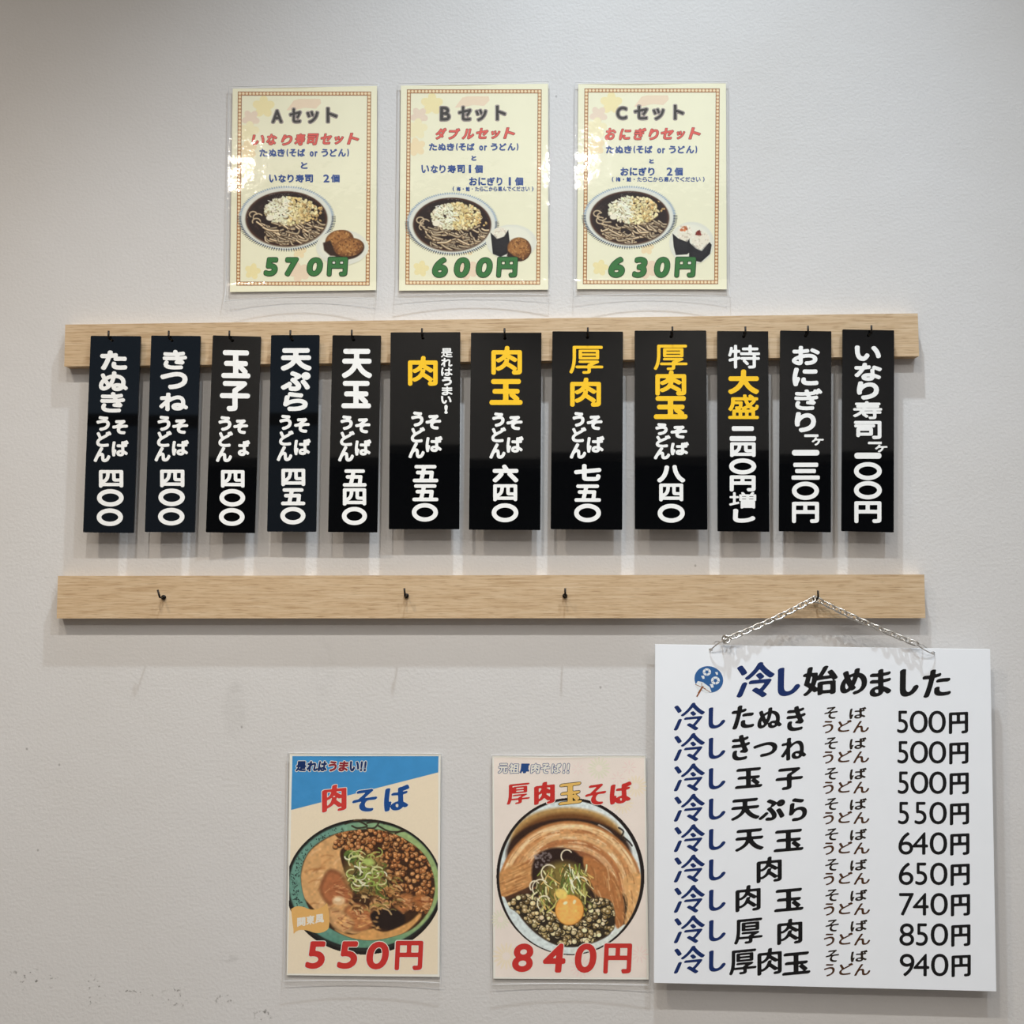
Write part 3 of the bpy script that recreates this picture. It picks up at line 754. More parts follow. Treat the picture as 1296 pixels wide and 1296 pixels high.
def noodle_bowl(crop, cx, cy, rx, ry):
    """printed picture of the tanuki noodle bowl: patterned rim, dark broth, noodles, tempura crumbs and leek"""
    Rx, Ry = rx * 1.165, ry * 1.165
    k = Canvas(crop, cx - Rx - 12, cx + Rx + 12, cy - Ry - 14, cy + Ry + 12)
    k.ell(cx, cy - 4, Rx, Ry, (206, 212, 210), soft=6)
    k.ell(cx, cy - 4, Rx * 0.95, Ry * 0.95, (226, 226, 214), soft=10)
    n = 120
    for i in range(n):
        a = 2 * math.pi * i / n
        lower = math.sin(a) > -0.1
        r0, r1 = (1.0, 1.055) if lower else (1.0, 1.035)
        dark = (52, 60, 72) if lower else (112, 138, 168)
        p = [(cx + Rx * r * math.cos(a), cy - 4 + Ry * r * math.sin(a)) for r in (r0 - 0.035, r1 - 0.015)]
        k.stroke(p, 5.5 if lower else 4.5, dark, 0.95 if lower else 0.8, smooth=False)
    k.ell(cx, cy + 2, rx * 1.02, ry * 1.03, (150, 138, 120), soft=5)
    k.ell(cx, cy, rx, ry, (72, 40, 28), soft=4)
    k.ell(cx, cy, rx * 0.955, ry * 0.95, (36, 20, 18), soft=10)
    full = np.maximum(k.a, 0)
    k.clip = k.ell_mask(cx, cy, rx * 0.98, ry * 0.97)
    for i in range(14):
        a = U(2.6, 3.9); k.ell(cx + rx * 0.8 * math.cos(a), cy + ry * 0.75 * math.sin(a), U(4, 12), U(2, 6), (64, 44, 40), U(0, 3), alpha=0.5, soft=4)
    def X(u): return cx + u * rx
    def Y(v): return cy + v * ry
    # noodles
    for i in range(84):
        u = U(-0.74, 0.80); v = U(0.12, 0.86) * math.sqrt(max(0.05, 1 - u * u))
        ln = U(0.16, 0.42); a = U(-0.5, 0.9) if i % 2 else U(0.2, 1.4); b = U(-0.10, 0.12)
        P = [(X(u), Y(v)), (X(u + ln * 0.5 * math.cos(a) + b), Y(v + ln * 0.4 * math.sin(a) + abs(b))), (X(u + ln * math.cos(a)), Y(v + ln * 0.8 * math.sin(a)))]
        s = U(0.7, 1.0)
        k.stroke(P, 15, (40, 22, 14), 0.8, soft=6)
        k.stroke(P, 9, (216 * s, 184 * s, 138 * s), 1, soft=4)
        k.stroke([(x - 1, y - 2) for x, y in P], 4.0, (246 * s, 230 * s, 198 * s), 0.9)
    for u, v, r in ((-0.82, -0.16, 20), (-0.70, -0.05, 26), (-0.74, 0.10, 22)):
        a = np.linspace(U(0, 3), U(4, 6.2), 9)
        k.stroke([(X(u) + r * math.cos(q), Y(v) + 0.8 * r * math.sin(q)) for q in a], 7, (208, 186, 150), 0.95, soft=4)
    # tempura crumbs and sliced leek
    for i in range(430):
        t = U(0, 6.28); r = math.sqrt(U(0, 1))
        u, v = 0.10 + 0.64 * r * math.cos(t), -0.30 + 0.50 * r * math.sin(t)
        leek = u < 0.02
        base = (232, 228, 196) if leek else ((240, 226, 176) if i % 3 else (230, 204, 140))
        k.ell(X(u) + 1.5, Y(v) + 3, U(7, 13), U(5, 9), (120, 92, 52), U(0, 3), soft=4, alpha=0.40)
        k.ell(X(u), Y(v), U(6, 13), U(4, 8.5), tint(base, 0.07), U(0, 3), soft=3)
    for i in range(26):
        u, v = U(-0.5, 0.0), U(-0.68, -0.05)
        k.stroke([(X(u), Y(v)), (X(u + U(0.03, 0.1)), Y(v + U(-0.08, 0.08))), (X(u + U(0.1, 0.2)), Y(v + U(-0.05, 0.12)))], 5, tint((246, 244, 224), 0.03), 0.9)
    for i in range(22):
        u, v = U(0.3, 0.9), U(-0.62, 0.1)
        k.ell(X(u), Y(v), U(5, 10), U(4, 8), tint((206, 172, 112), 0.15), U(0, 3), soft=3)
        k.ell(X(u) + 3, Y(v) + 5, 3, 2.5, (60, 36, 20), alpha=0.7)
    for i in range(16):
        k.ell(X(U(-0.3, 0.55)), Y(U(-0.55, 0.05)), U(3, 7), U(1.5, 3), (96, 84, 40), U(0, 3), alpha=0.7, soft=2)
    k.ell(X(-0.41), Y(-0.03), 20, 15, (240, 232, 208), soft=4)
    k.clip = None
    return k, full
def plate(k, cx, cy, rx, ry, paper):
    k.ell(cx, cy, rx, ry, tuple(0.5 * a + 0.5 * b for a, b in zip(paper, (214, 216, 216))), soft=14)
    k.ell(cx - 4, cy - 6, rx * 0.82, ry * 0.8, tuple(0.55 * a + 0.45 * b for a, b in zip(paper, (232, 232, 228))), soft=14)
def inari(k, cx, cy, rx, ry, ang):
    k.ell(cx, cy + 5, rx * 1.03, ry * 1.04, (48, 26, 16), ang, soft=6)
    k.ell(cx, cy, rx, ry, (112, 68, 34), ang, soft=6)
    k.ell(cx - rx * 0.08, cy - ry * 0.12, rx * 0.84, ry * 0.76, (166, 112, 60), ang, soft=18)
    ca, sa = math.cos(ang), math.sin(ang)
    for i in range(70):
        t, r = U(0, 6.28), math.sqrt(U(0, 0.9)); x, y = rx * r * math.cos(t), ry * r * math.sin(t)
        k.ell(cx + x * ca - y * sa, cy + x * sa + y * ca, U(3, 8), U(2, 5), (206, 158, 96) if i % 2 else (92, 52, 26), U(0, 3), alpha=0.6, soft=3)
def nori_ball(k, rice, nori, dot=None):
    k.poly(rice, (236, 228, 208), soft=5, curved=True)
    lo = np.array(rice)
    for i in range(60):
        x, y = U(lo[:, 0].min(), lo[:, 0].max()), U(lo[:, 1].min(), lo[:, 1].max())
        m = k.a; k.clip = k.poly_mask(closed(rice))
        k.ell(x, y, U(4, 7), U(2.5, 4), tint((244, 238, 222), 0.05) if i % 3 else (206, 192, 170), U(0, 3), soft=2, alpha=0.8)
        k.clip = None
    k.poly(nori, (26, 24, 28), soft=3)
    q = np.array(nori, float); c = q.mean(0)
    k.poly([tuple(c + (p - c) * 0.72) for p in q], (40, 38, 42), soft=14, alpha=0.7)
    if dot:
        x, y, col = dot
        for i in range(14): k.ell(x + U(-16, 16), y + U(-10, 10), U(4, 9), U(3, 6), tint(col, 0.2), U(0, 3), soft=3)

CREAM = (240, 236, 207)
def print_border(S, crop, x0, x1, y0, y1, skew):
    """bead-and-rule frame of the set posters: two fine brown rules with a row of beads between"""
    br, bead, gold = ink((126, 84, 52)), ink((238, 216, 176)), ink((186, 132, 84))
    def q(u, v): return crop.pt(u + skew * (v - y0), v)
    def band(i0, i1, m, lift):
        S.loops([np.array([q(x0 + i0, y0 + i0), q(x1 - i0, y0 + i0), q(x1 - i0, y1 - i0), q(x0 + i0, y1 - i0)]),
                 np.array([q(x0 + i1, y0 + i1), q(x1 - i1, y0 + i1), q(x1 - i1, y1 - i1), q(x0 + i1, y1 - i1)])], m, lift)
    band(0, 22, gold, 0.00008); band(0, 2.2, br, 0.0001); band(19.8, 22, br, 0.0001)
    nx, ny = 37, 55
    a = np.linspace(0, 2 * math.pi, 9)[:-1]
    pts = [(x0 + 11 + (x1 - x0 - 22) * i / nx, v) for i in range(nx + 1) for v in (y0 + 11, y1 - 11)]
    pts += [(u, y0 + 11 + (y1 - y0 - 22) * j / ny) for j in range(1, ny) for u in (x0 + 11, x1 - 11)]
    rings = [np.array([crop.pt(u + skew * (v - y0) + 7.4 * math.cos(t), v + 7.4 * math.sin(t)) for t in a]) for u, v in pts]
    S.loops(rings, bead, 0.00012)
    S.build('border_pattern')
def print_flowers(pl, crop, dx, dy):
    """faint autumn blossoms in the paper's corners"""
    S = Shapes(pl); lift = 0.00003
    cols = [ink((240, 226, 172)), ink((240, 220, 178)), ink((236, 214, 186)), ink((232, 212, 190)), ink((240, 230, 188))]
    def petals(cx, cy, r, n, m, ph, ri, lift):
        a = np.linspace(0, 2 * math.pi, 80, endpoint=False)
        rr = r * (ri + (1 - ri) * np.abs(np.cos(n * (a + ph) / 2)))
        S.poly([crop.pt(cx + dx + p * math.cos(t), cy + dy + p * math.sin(t)) for p, t in zip(rr, a)], m, lift)
    petals(275, 195, 62, 5, cols[0], 0.3, 0.62, 0.00003)
    petals(205, 260, 50, 5, cols[3], 0.9, 0.6, 0.000035)
    petals(195, 330, 58, 5, cols[4], 0.2, 0.62, 0.00004)
    petals(190, 430, 52, 5, cols[1], 0.5, 0.62, 0.000045)
    S.poly([crop.pt(u + dx, v + dy) for u, v in ((400, 215), (440, 160), (470, 152), (585, 152), (590, 175), (560, 205), (500, 200), (450, 212))], cols[2], 0.00003)
    petals(215, 1095, 45, 5, cols[0], 0.1, 0.62, 0.00003)
    petals(470, 1100, 58, 5, cols[2], 0.7, 0.62, 0.00003)
    petals(470, 985, 40, 5, cols[1], 0.2, 0.62, 0.00003)
    return S
def row(S, chars, boxes, v0, v1, cols, layers, crop, lift, **kw):
    for ch, (u0, u1) in zip(chars, boxes):
        if ch == ' ': continue
        h = v1 - v0
        a, b = v0, v1
        if ch in 'ッ': a = v0 + 0.22 * h
        if ch in '・･·': a, b, u0, u1 = v0 + 0.36 * h, v0 + 0.64 * h, u0 + 0.36 * (u1 - u0), u0 + 0.64 * (u1 - u0)
        if ch == 'o': a = v0 + 0.30 * h
        if ch == 'r': a = v0 + 0.30 * h
        S.text(ch, crop.box(u0, u1, a, b), cols, lift, layers, **kw)
def spread(u0, u1, n, gap=0.12):
    w_ = (u1 - u0) / n
    return [(u0 + i * w_ + gap * w_ / 2, u0 + (i + 1) * w_ - gap * w_ / 2) for i in range(n)]
TANUKI = ['た', 'ぬ', 'き', '(', 'そ', 'ば', 'o', 'r', 'う', 'ど', 'ん', ')']
TANUKI_X = [(252, 297), (303, 347), (350, 392), (400, 410), (415, 455), (460, 502), (527, 549), (554, 570), (590, 628), (637, 676), (682, 725), (732, 742)]
def set_poster(crop, quad, film, border, title, name, sub, to, lines, note, bowl, side, price, label, fl, sag, curl):
    root, pl, _ = poster('set_menu_poster', crop, quad, film, CREAM, label, 'poster', 'laminated set menu posters above the rail', sag, curl)
    print_border(print_flowers(pl, crop, *fl), crop, *border)
    S = Shapes(pl)
    for ch, u0, u1, v0, v1 in title:
        S.text(ch, crop.box(u0 + 6, u1 - 6, v0 + 6, v1 - 6), [DARK_P, WHITE_I, MAG], 0.00012, [1.05, 1.35, 2.0], e=0.008)
    S.build('title_lettering')
    S = Shapes(pl)
    for ch, u0, u1, v0, v1 in name:
        S.text(ch, crop.box(u0 + 4, u1 - 4, v0 + 4, v1 - 4), [RED_I, DRED], 0.00012, [0.55, 1.05], e=0.0, shear=0.22)
    S.build('set_name_lettering')
    S = Shapes(pl)
    sx0, sx1, sv0, sv1 = sub
    f = (sx1 - sx0) / (742 - 252.0)
    row(S, TANUKI, [(sx0 + (a - 252) * f, sx0 + (b - 252) * f) for a, b in TANUKI_X], sv0, sv1, [BLUE_I], [0.62], crop, 0.00012, e=0.01)
    S.text('と', crop.box(*to), [BLUE_I], 0.00012, [0.62], e=0.01)
    for chars, xs, v0, v1 in lines:
        row(S, chars, xs, v0, v1, [BLUE_I], [0.62], crop, 0.00012, e=0.012)
    if note:
        u0, u1, v0, v1 = note
        s = '（梅・鮭・たらこから選んでください）'
        row(S, list(s[1:-1]), spread(u0 + 20, u1 - 20, len(s) - 2), v0, v1, [BLUE_I], [0.22], crop, 0.00012, e=0.0)
        S.text('(', crop.box(u0, u0 + 9, v0 - 1, v1 + 1), [BLUE_I], 0.00012, [0.3]); S.text(')', crop.box(u1 - 9, u1, v0 - 1, v1 + 1), [BLUE_I], 0.00012, [0.3])
    S.build('description_lettering')
    k, full = noodle_bowl(crop, *bowl)
    k.build('noodle_picture', pl, 0.00016, full > 0.4)
    u0, u1, v0, v1, draw = side
    k = Canvas(crop, u0, u1, v0, v1); draw(k)
    k.build('side_dish_picture', pl, 0.00020)
    S = Shapes(pl)
    for ch, u0, u1, v0, v1 in price:
        S.text(ch, crop.box(u0 + 5, u1 - 5, v0 + 4, v1 - 4), [GREEN_I, DGREEN], 0.00024, [1.85 if ch != '円' else 1.7, 2.6], e=0.012, shear=0.12 if ch != '円' else 0.06)
    S.build('price_lettering')
    return root
p1, p2, p3 = Crop(270, 90, 4.32), Crop(490, 90, 4.32), Crop(710, 90, 4.32)
def side_a(k):
    plate(k, 705, 965, 145, 98, CREAM); inari(k, 690, 925, 76, 56, -0.25); inari(k, 738, 968, 84, 54, -0.18); k.poly([(600, 940), (640, 925), (665, 985), (690, 1012), (640, 1010), (606, 980)], (52, 30, 20), soft=8)
    inari(k, 742, 965, 80, 50, -0.18)
def side_b(k):
    plate(k, 680, 935, 140, 98, CREAM)
    nori_ball(k, [(575, 905), (590, 868), (620, 852), (650, 866), (664, 905), (620, 925)], [(565, 882), (600, 918), (640, 905), (662, 868), (672, 950), (655, 1000), (620, 1016), (578, 1000)])
    inari(k, 722, 972, 64, 62, 0.2); k.poly([(660, 985), (690, 1010), (740, 1030), (700, 1036), (655, 1012)], (46, 26, 18), soft=6)
def side_c(k):
    plate(k, 715, 940, 125, 118, CREAM)
    nori_ball(k, [(636, 880), (650, 848), (690, 842), (716, 868), (715, 910), (680, 935), (645, 920)], [(610, 888), (640, 915), (690, 935), (702, 915), (708, 985), (690, 1002), (628, 1006), (616, 960)], (672, 862, (206, 120, 74)))
    nori_ball(k, [(715, 935), (728, 888), (760, 874), (808, 900), (806, 945), (765, 975), (730, 965)], [(700, 935), (735, 970), (770, 985), (812, 935), (824, 950), (815, 1000), (765, 1045), (700, 1030)], (748, 886, (120, 40, 30)))
set_poster(p1, ((100, 95), (895, 82), (890, 1200), (97, 1205)), (5, 2.5, 14, 2.5), (134, 863, 112, 1173, -0.008),
    [('A', 313, 385, 205, 290), ('セ', 410, 487, 197, 290), ('ッ', 503, 582, 212, 292), ('ト', 612, 685, 193, 289)],
    [('い', 208, 282, 345, 408), ('な', 286, 352, 340, 408), ('り', 368, 436, 345, 410), ('寿', 440, 506, 338, 410), ('司', 508, 580, 338, 408), ('セ', 584, 652, 338, 404), ('ッ', 660, 716, 352, 404), ('ト', 728, 800, 335, 404)],
    (252, 742, 425, 468), (478, 516, 497, 535),
    [('いなり寿司 2個', [(305, 348), (356, 397), (405, 440), (450, 496), (500, 545), (0, 1), (602, 635), (643, 691)], 565, 609)], None,
    (400, 808, 222, 150), (545, 850, 860, 1070, side_a),
    [('5', 272, 358, 1016, 1124), ('7', 388, 470, 1016, 1124), ('0', 508, 602, 1016, 1124), ('円', 618, 740, 1014, 1124)],
    'laminated cream poster headed A, brown fried tofu beside the noodle bowl, price 570', (0, 0), 0.006, 0.007)
set_poster(p2, ((75, 80), (880, 68), (880, 1195), (65, 1200)), (3.5, 2.0, 8.5, 2.5), (108, 845, 100, 1168, -0.008),
    [('B', 283, 352, 188, 278), ('セ', 383, 467, 186, 278), ('ッ', 476, 552, 203, 280), ('ト', 588, 656, 182, 276)],
    [('ダ', 262, 328, 308, 377), ('ブ', 332, 402, 310, 377), ('ル', 405, 478, 312, 376), ('セ', 484, 557, 308, 374), ('ッ', 566, 622, 322, 374), ('ト', 632, 702, 305, 373)],
    (228, 718, 394, 435), (460, 488, 462, 490),
    [('いなり寿司1個', [(187, 230), (238, 278), (285, 320), (330, 376), (382, 425), (446, 459), (478, 523)], 513, 558),
     ('おにぎり1個', [(448, 492), (498, 540), (546, 590), (598, 630), (664, 677), (698, 744)], 580, 626)], (358, 800, 632, 657),
    (355, 838, 212, 145), (535, 820, 840, 1050, side_b),
    [('6', 243, 335, 1016, 1132), ('0', 362, 457, 1016, 1132), ('0', 482, 580, 1016, 1132), ('円', 594, 718, 1014, 1130)],
    'laminated cream poster headed B, one rice ball and one fried tofu pictured, price 600', (-30, -15), 0.003, 0.005)
set_poster(p3, ((95, 72), (908, 65), (900, 1190), (87, 1195)), (4.5, 3.0, 12, 2.0), (128, 868, 95, 1165, -0.008),
    [('C', 296, 368, 188, 272), ('セ', 393, 482, 181, 272), ('ッ', 495, 572, 198, 274), ('ト', 610, 679, 178, 272)],
    [('お', 237, 305, 308, 380), ('に', 315, 387, 312, 380), ('ぎ', 394, 470, 308, 380), ('り', 476, 538, 312, 380), ('セ', 543, 620, 308, 377), ('ッ', 630, 682, 324, 376), ('ト', 694, 767, 305, 376)],
    (245, 745, 408, 450), (482, 508, 480, 505),
    [('おにぎり 2個', [(325, 370), (376, 418), (424, 468), (476, 512), (0, 1), (578, 610), (620, 666)], 527, 572)], (278, 785, 579, 605),
    (375, 802, 215, 145), (585, 845, 820, 1062, side_c),
    [('6', 256, 352, 1014, 1132), ('3', 386, 476, 1014, 1132), ('0', 506, 600, 1014, 1132), ('円', 617, 742, 1014, 1130)],
    'laminated cream poster headed C, two rice balls beside the noodle bowl, price 630', (0, -20), 0.005, 0.007)

# ------------------------------------------------------------------ the two big noodle posters below the rails
q1, q2 = Crop(345, 940, 4.1815), Crop(605, 940, 4.1815)
RED_B, BLUE_B, GOLD_B, BLK_I, PAPER_W = ink((208, 52, 48)), ink((26, 78, 150)), ink((240, 196, 110)), ink((20, 16, 14)), (244, 242, 234)
WHT = ink((240, 236, 226))
NIB = (2.3, 0.75, 0.35)
def brush(S, crop, ch, u0, u1, v0, v1, m, under, lift, extra=0.8, nib=NIB, grow=0.9):
    S.text(ch, crop.box(u0, u1, v0, v1), [m, under], lift, [grow, grow + extra], e=0.018, rise=0.10, nib=nib)

root, pl, _ = poster('noodle_poster', q1, ((95, 57), (888, 60), (885, 1238), (70, 1232)), (2.5, 1.5, 5.5, 0.8), PAPER_W,
    'laminated soba poster with blue top corner, teal bowl, red price 550', 'poster', 'laminated noodle posters below the rails', 0.001, 0.003)
S = Shapes(pl)
S.poly(q1.pts([(105, 71), (878, 71), (874, 1226), (80, 1222)]), ink((247, 232, 206)), 0.00004); S.build('background_print')
S = Shapes(pl)
S.poly(q1.pts([(105, 71), (878, 71), (877, 157), (98, 356)]), mat('blue_print', (70, 152, 212), 0.5, spec=0.3, noise=0.05, scale=60), 0.00007); S.build('blue_corner_print')
def meat_bowl():
    k = Canvas(q1, 84, 876, 398, 1124, 2.0, (247, 232, 206))
    # the picture is cut off at the printed area's sides
    side = ((k.U > 90 - (k.Vv - 400) * 0.009) & (k.U < 876)).astype(float)
    k.ell(484, 762, 416, 360, (24, 20, 20)); full = k.a * side
    k.ell(484, 758, 402, 346, (36, 40, 38), soft=6)
    k.clip = side
    k.ell(486, 752, 398, 332, (104, 148, 134), soft=8)
    g = np.clip((k.U - 300) / 420, 0, 1) * k.ell_mask(486, 752, 398, 332, soft=8)
    k.put(g * 0.8, (162, 180, 112))
    k.put(np.clip((k.Vv - 960) / 90, 0, 1) * k.ell_mask(486, 752, 398, 332, soft=8) * 0.6, (74, 128, 112))
    for i in range(150):
        a = U(2.3, 4.4); r = U(0.88, 0.99); k.ell(486 + 396 * r * math.cos(a), 752 + 330 * r * math.sin(a), U(1.5, 4.5), U(1.5, 4), (30, 40, 40), U(0, 3))
    for P in ([(385, 430), (440, 412), (500, 440), (450, 452), (420, 440)], [(500, 425), (560, 418), (540, 450), (500, 452)], [(560, 440), (620, 470), (690, 468), (740, 455)], [(590, 428), (640, 425), (680, 450)],
              [(650, 480), (700, 462), (760, 480)]):
        k.stroke(P, 9, (44, 34, 26), 0.9, soft=4)
    k.stroke([(430, 410), (520, 404), (640, 420)], 5, (196, 160, 110), 0.6, soft=5)
    soup = [(150, 700), (190, 580), (290, 500), (400, 468), (540, 458), (680, 500), (800, 590), (850, 700), (856, 800), (820, 900), (740, 985), (620, 1030), (500, 1045), (380, 1020), (260, 950), (180, 850)]
    k.poly(soup, (58, 36, 22), soft=8, curved=True)
    k.clip = side * k.poly_mask(closed(soup))
    # large pork slice on the left
    pork = [(150, 700), (190, 585), (290, 505), (400, 470), (420, 520), (360, 570), (370, 650), (400, 740), (420, 830), (480, 870), (520, 905), (500, 985), (420, 1010), (300, 950), (200, 860), (158, 800)]
    k.poly(pork, (206, 160, 108), soft=8, curved=True)
    pm = k.poly_mask(closed(pork))
    keep = k.clip; k.clip = keep * pm
    for i in range(90):
        u, v = U(140, 480), U(470, 1000); a = U(-1.2, -0.3)
        c = ((228, 190, 144), (186, 130, 80), (214, 172, 122), (166, 108, 62))[i % 4]
        k.stroke([(u, v), (u + 30 * math.cos(a), v + 24 * math.sin(a)), (u + 62 * math.cos(a + 0.3), v + 58 * math.sin(a + 0.3))], U(4, 12), c, 0.5, soft=8)
    k.clip = keep
    k.stroke([(142, 720), (150, 800), (190, 880), (250, 940)], 16, (60, 34, 22), 0.7, soft=10)
    # crumbs: a bed of brown puffs over dark broth
    for i in range(760):
        u, v = U(330, 860), U(462, 900)
        if v > 660 and u < 560: continue
        if v > 560 and u < 400: continue
        if u < 420 and v > 700: continue
        k.ell(u + 2, v + 4, U(12, 17), U(10, 15), (54, 30, 18), U(0, 3), soft=5, alpha=0.9)
        c = tint(((176, 116, 66), (150, 92, 50), (196, 140, 88))[i % 3], 0.1)
        k.ell(u, v, U(9, 14), U(8, 12), c, U(0, 3), soft=5)
        k.ell(u - 3, v - 3, 4, 3, (232, 194, 146), alpha=0.75, soft=3)
    # pork pieces in the middle
    for P, c in (([(255, 740), (300, 672), (360, 690), (400, 750), (428, 800), (400, 850), (340, 830), (300, 860), (255, 800)], (168, 104, 66)),
                 ([(380, 880), (440, 850), (500, 870), (540, 910), (520, 980), (450, 1000), (380, 960)], (178, 116, 72)),
                 ([(300, 880), (380, 900), (430, 960), (380, 1010), (310, 960)], (206, 158, 108)),
                 ([(640, 850), (690, 800), (740, 810), (730, 870), (680, 900)], (180, 118, 70)), ([(740, 830), (790, 800), (830, 840), (800, 880)], (172, 110, 62)),
                 ([(510, 880), (540, 820), (575, 810), (590, 850), (550, 880)], (210, 160, 112))):
        k.poly(P, tuple(v * 0.72 for v in c), soft=20, curved=True)
        Q = np.array(P, float); m = Q.mean(0); k.poly([tuple(m + (p - m) * 0.88) for p in Q], c, soft=24, curved=True)
        for i in range(26):
            p = m + (Q[i % len(Q)] - m) * U(0.1, 0.75); a = U(-0.8, 0.8)
            k.stroke([tuple(p), (p[0] + 34 * math.cos(a), p[1] + 30 * math.sin(a))], U(3, 7), tint((222, 172, 122) if i % 2 else (128, 70, 42), 0.08), 0.55, soft=6)
    k.ell(350, 835, 34, 24, (216, 180, 138), soft=10); k.ell(345, 830, 16, 10, (238, 214, 178), soft=8)
    k.poly([(520, 905), (580, 880), (650, 880), (700, 920), (690, 965), (640, 992), (570, 980), (530, 950)], (34, 22, 20), soft=12, curved=True)
    k.poly([(330, 990), (420, 1015), (520, 985), (600, 1000), (720, 950), (775, 905), (780, 930), (690, 1010), (560, 1045), (430, 1040)], (206, 154, 94), soft=10, curved=True)
    for i in range(26):
        u = U(340, 560); v = U(925, 990); k.ell(u, v, U(5, 16), U(3, 7), (228, 178, 112), U(-0.4, 0.4), alpha=0.6, soft=5)
    for i in range(150):
        u, v = U(400, 660), U(700, 890); a = U(-0.9, 0.9); r = U(12, 30)
        k.stroke([(u, v), (u + r * math.cos(a), v + r * math.sin(a)), (u + 2 * r * math.cos(a + 0.4), v + 1.6 * r * math.sin(a + 0.4))], U(5, 11),
                 ((150, 104, 58), (196, 150, 92), (60, 38, 22), (148, 136, 74), (224, 190, 136), (96, 62, 34))[i % 6], 0.8, soft=5)
    k.ell(490, 690, 110, 105, (128, 110, 62), soft=50, alpha=0.8)
    # leek curls and greens on top
    for i in range(40):
        u, v = U(380, 590), U(580, 770)
        k.stroke([(u, v), (u + U(-26, 26), v + U(6, 30)), (u + U(-40, 40), v + U(20, 60))], U(4, 9), ((66, 84, 34), (92, 112, 48), (50, 46, 26))[i % 3], 0.85, soft=4)
    k.ell(412, 600, 36, 32, (90, 112, 52), 0.4, soft=6); k.ell(410, 606, 22, 18, (54, 66, 32), soft=5)
    for i in range(46):
        u, v = U(400, 590), U(572, 760); r = U(16, 46); a0 = U(0, 6.28); a = np.linspace(a0, a0 + U(1.5, 3.6), 8)
        c = ((206, 206, 146), (168, 180, 98), (228, 226, 196), (138, 156, 76))[i % 4]
        k.stroke([(u + r * math.cos(q), v + 0.75 * r * math.sin(q)) for q in a], U(5, 9), c, 0.95, soft=3)
    k.ell(510, 632, 30, 20, (168, 186, 104), 0.2, soft=14)
    k.clip = None
    k.mottle(full, 0.04, 14); k.col *= 1.10
    return k, full
k, full = meat_bowl(); k.build('bowl_picture', pl, 0.00010, full > 0.5)
S = Shapes(pl)
NAVY, MAROON = ink((22, 50, 104)), ink((146, 44, 56))
for ch, u0, u1, m in (('是', 121, 178, NAVY), ('れ', 180, 237, NAVY), ('は', 240, 288, NAVY), ('う', 296, 340, MAROON), ('ま', 348, 402, MAROON), ('い', 408, 458, NAVY), ('!', 462, 478, NAVY), ('!', 482, 498, NAVY)):
    S.text(ch, q1.box(u0, u1, 97, 152), [m, WHT], 0.00012, [0.75, 1.5], e=0.0, shear=0.15)
S.build('slogan_lettering')
S = Shapes(pl)
brush(S, q1, '肉', 262, 391, 220, 371, ink((214, 62, 58)), WHT, 0.00014, nib=(2.7, 0.9, 0.35), grow=0.9)
brush(S, q1, 'そ', 422, 553, 242, 366, BLUE_B, WHT, 0.00014, nib=(3.0, 1.1, 0.35), grow=1.0)
brush(S, q1, 'ば', 590, 724, 220, 366, BLUE_B, WHT, 0.00014, nib=(2.7, 0.9, 0.35), grow=0.9)
S.build('dish_lettering')
S = Shapes(pl)
a = [(98, 880), (125, 866), (160, 868), (200, 882), (235, 880), (270, 866), (288, 850), (292, 870), (298, 900), (300, 950), (294, 985), (262, 1004), (225, 1006), (185, 994), (150, 990), (125, 998), (112, 1010), (110, 985), (104, 940)]
S.poly(q1.pts([tuple(p) for p in spline(np.array(a + a[:1], float), 4)[:-1]]), ink((236, 186, 112)), 0.00014)
for ch, u0, u1, v0, v1 in (('関', 130, 174, 922, 974), ('東', 178, 222, 914, 964), ('風', 226, 272, 905, 956)):
    S.text(ch, q1.box(u0, u1, v0, v1), [WHT], 0.00017, [0.42], e=0.0, rise=0.12)
S.build('speech_badge')
S = Shapes(pl)
for ch, u0, u1, v0, v1 in (('5', 172, 281, 1050, 1197), ('5', 340, 453, 1050, 1197), ('0', 496, 616, 1052, 1200), ('円', 645, 798, 1048, 1204)):
    S.text(ch, q1.box(u0, u1, v0, v1), [RED_B, WHT], 0.00016, [2.1 if ch != '円' else 1.9, 3.0], e=0.012, shear=0.12 if ch != '円' else 0.05)
S.build('price_lettering')

root, pl, _ = poster('noodle_poster', q2, ((75, 68), (888, 70), (902, 1252), (82, 1250)), (1.5, 1.2, 5.5, 1.0), PAPER_W,
    'laminated pale pink soba poster with pork belly arch and egg yolk, price 840', 'poster', 'laminated noodle posters below the rails', 0.001, 0.003)
S = Shapes(pl)
S.poly(q2.pts([(84, 78), (880, 80), (893, 1243), (91, 1241)]), mat('pink_beige_print', (248, 236, 227), 0.55, spec=0.3, noise=0.03, scale=25), 0.00004)
def mum(cx, cy, r, m, lift, n=16):
    for i in range(n):
        t = 2 * math.pi * i / n
        px, py = q2.pt(cx + 0.62 * r * math.cos(t), cy + 0.62 * r * math.sin(t))
        S.ellipse(px, py, 0.36 * r / q2.s, 0.085 * r / q2.s, m, lift, t, 14)
PK, GR, YL = ink((247, 227, 220)), ink((238, 234, 214)), ink((248, 234, 211))
mum(150, 1130, 75, YL, 0.00006); mum(835, 230, 60, YL, 0.00006); mum(640, 135, 62, GR, 0.00006); mum(530, 140, 36, PK, 0.00006, 8); mum(800, 130, 40, PK, 0.00006, 8)
mum(765, 320, 60, YL, 0.00007); mum(120, 935, 55, GR, 0.00006); mum(545, 1185, 62, PK, 0.00006); mum(855, 1120, 50, PK, 0.00006, 10); mum(740, 190, 40, PK, 0.00006, 8)
S.build('background_print')
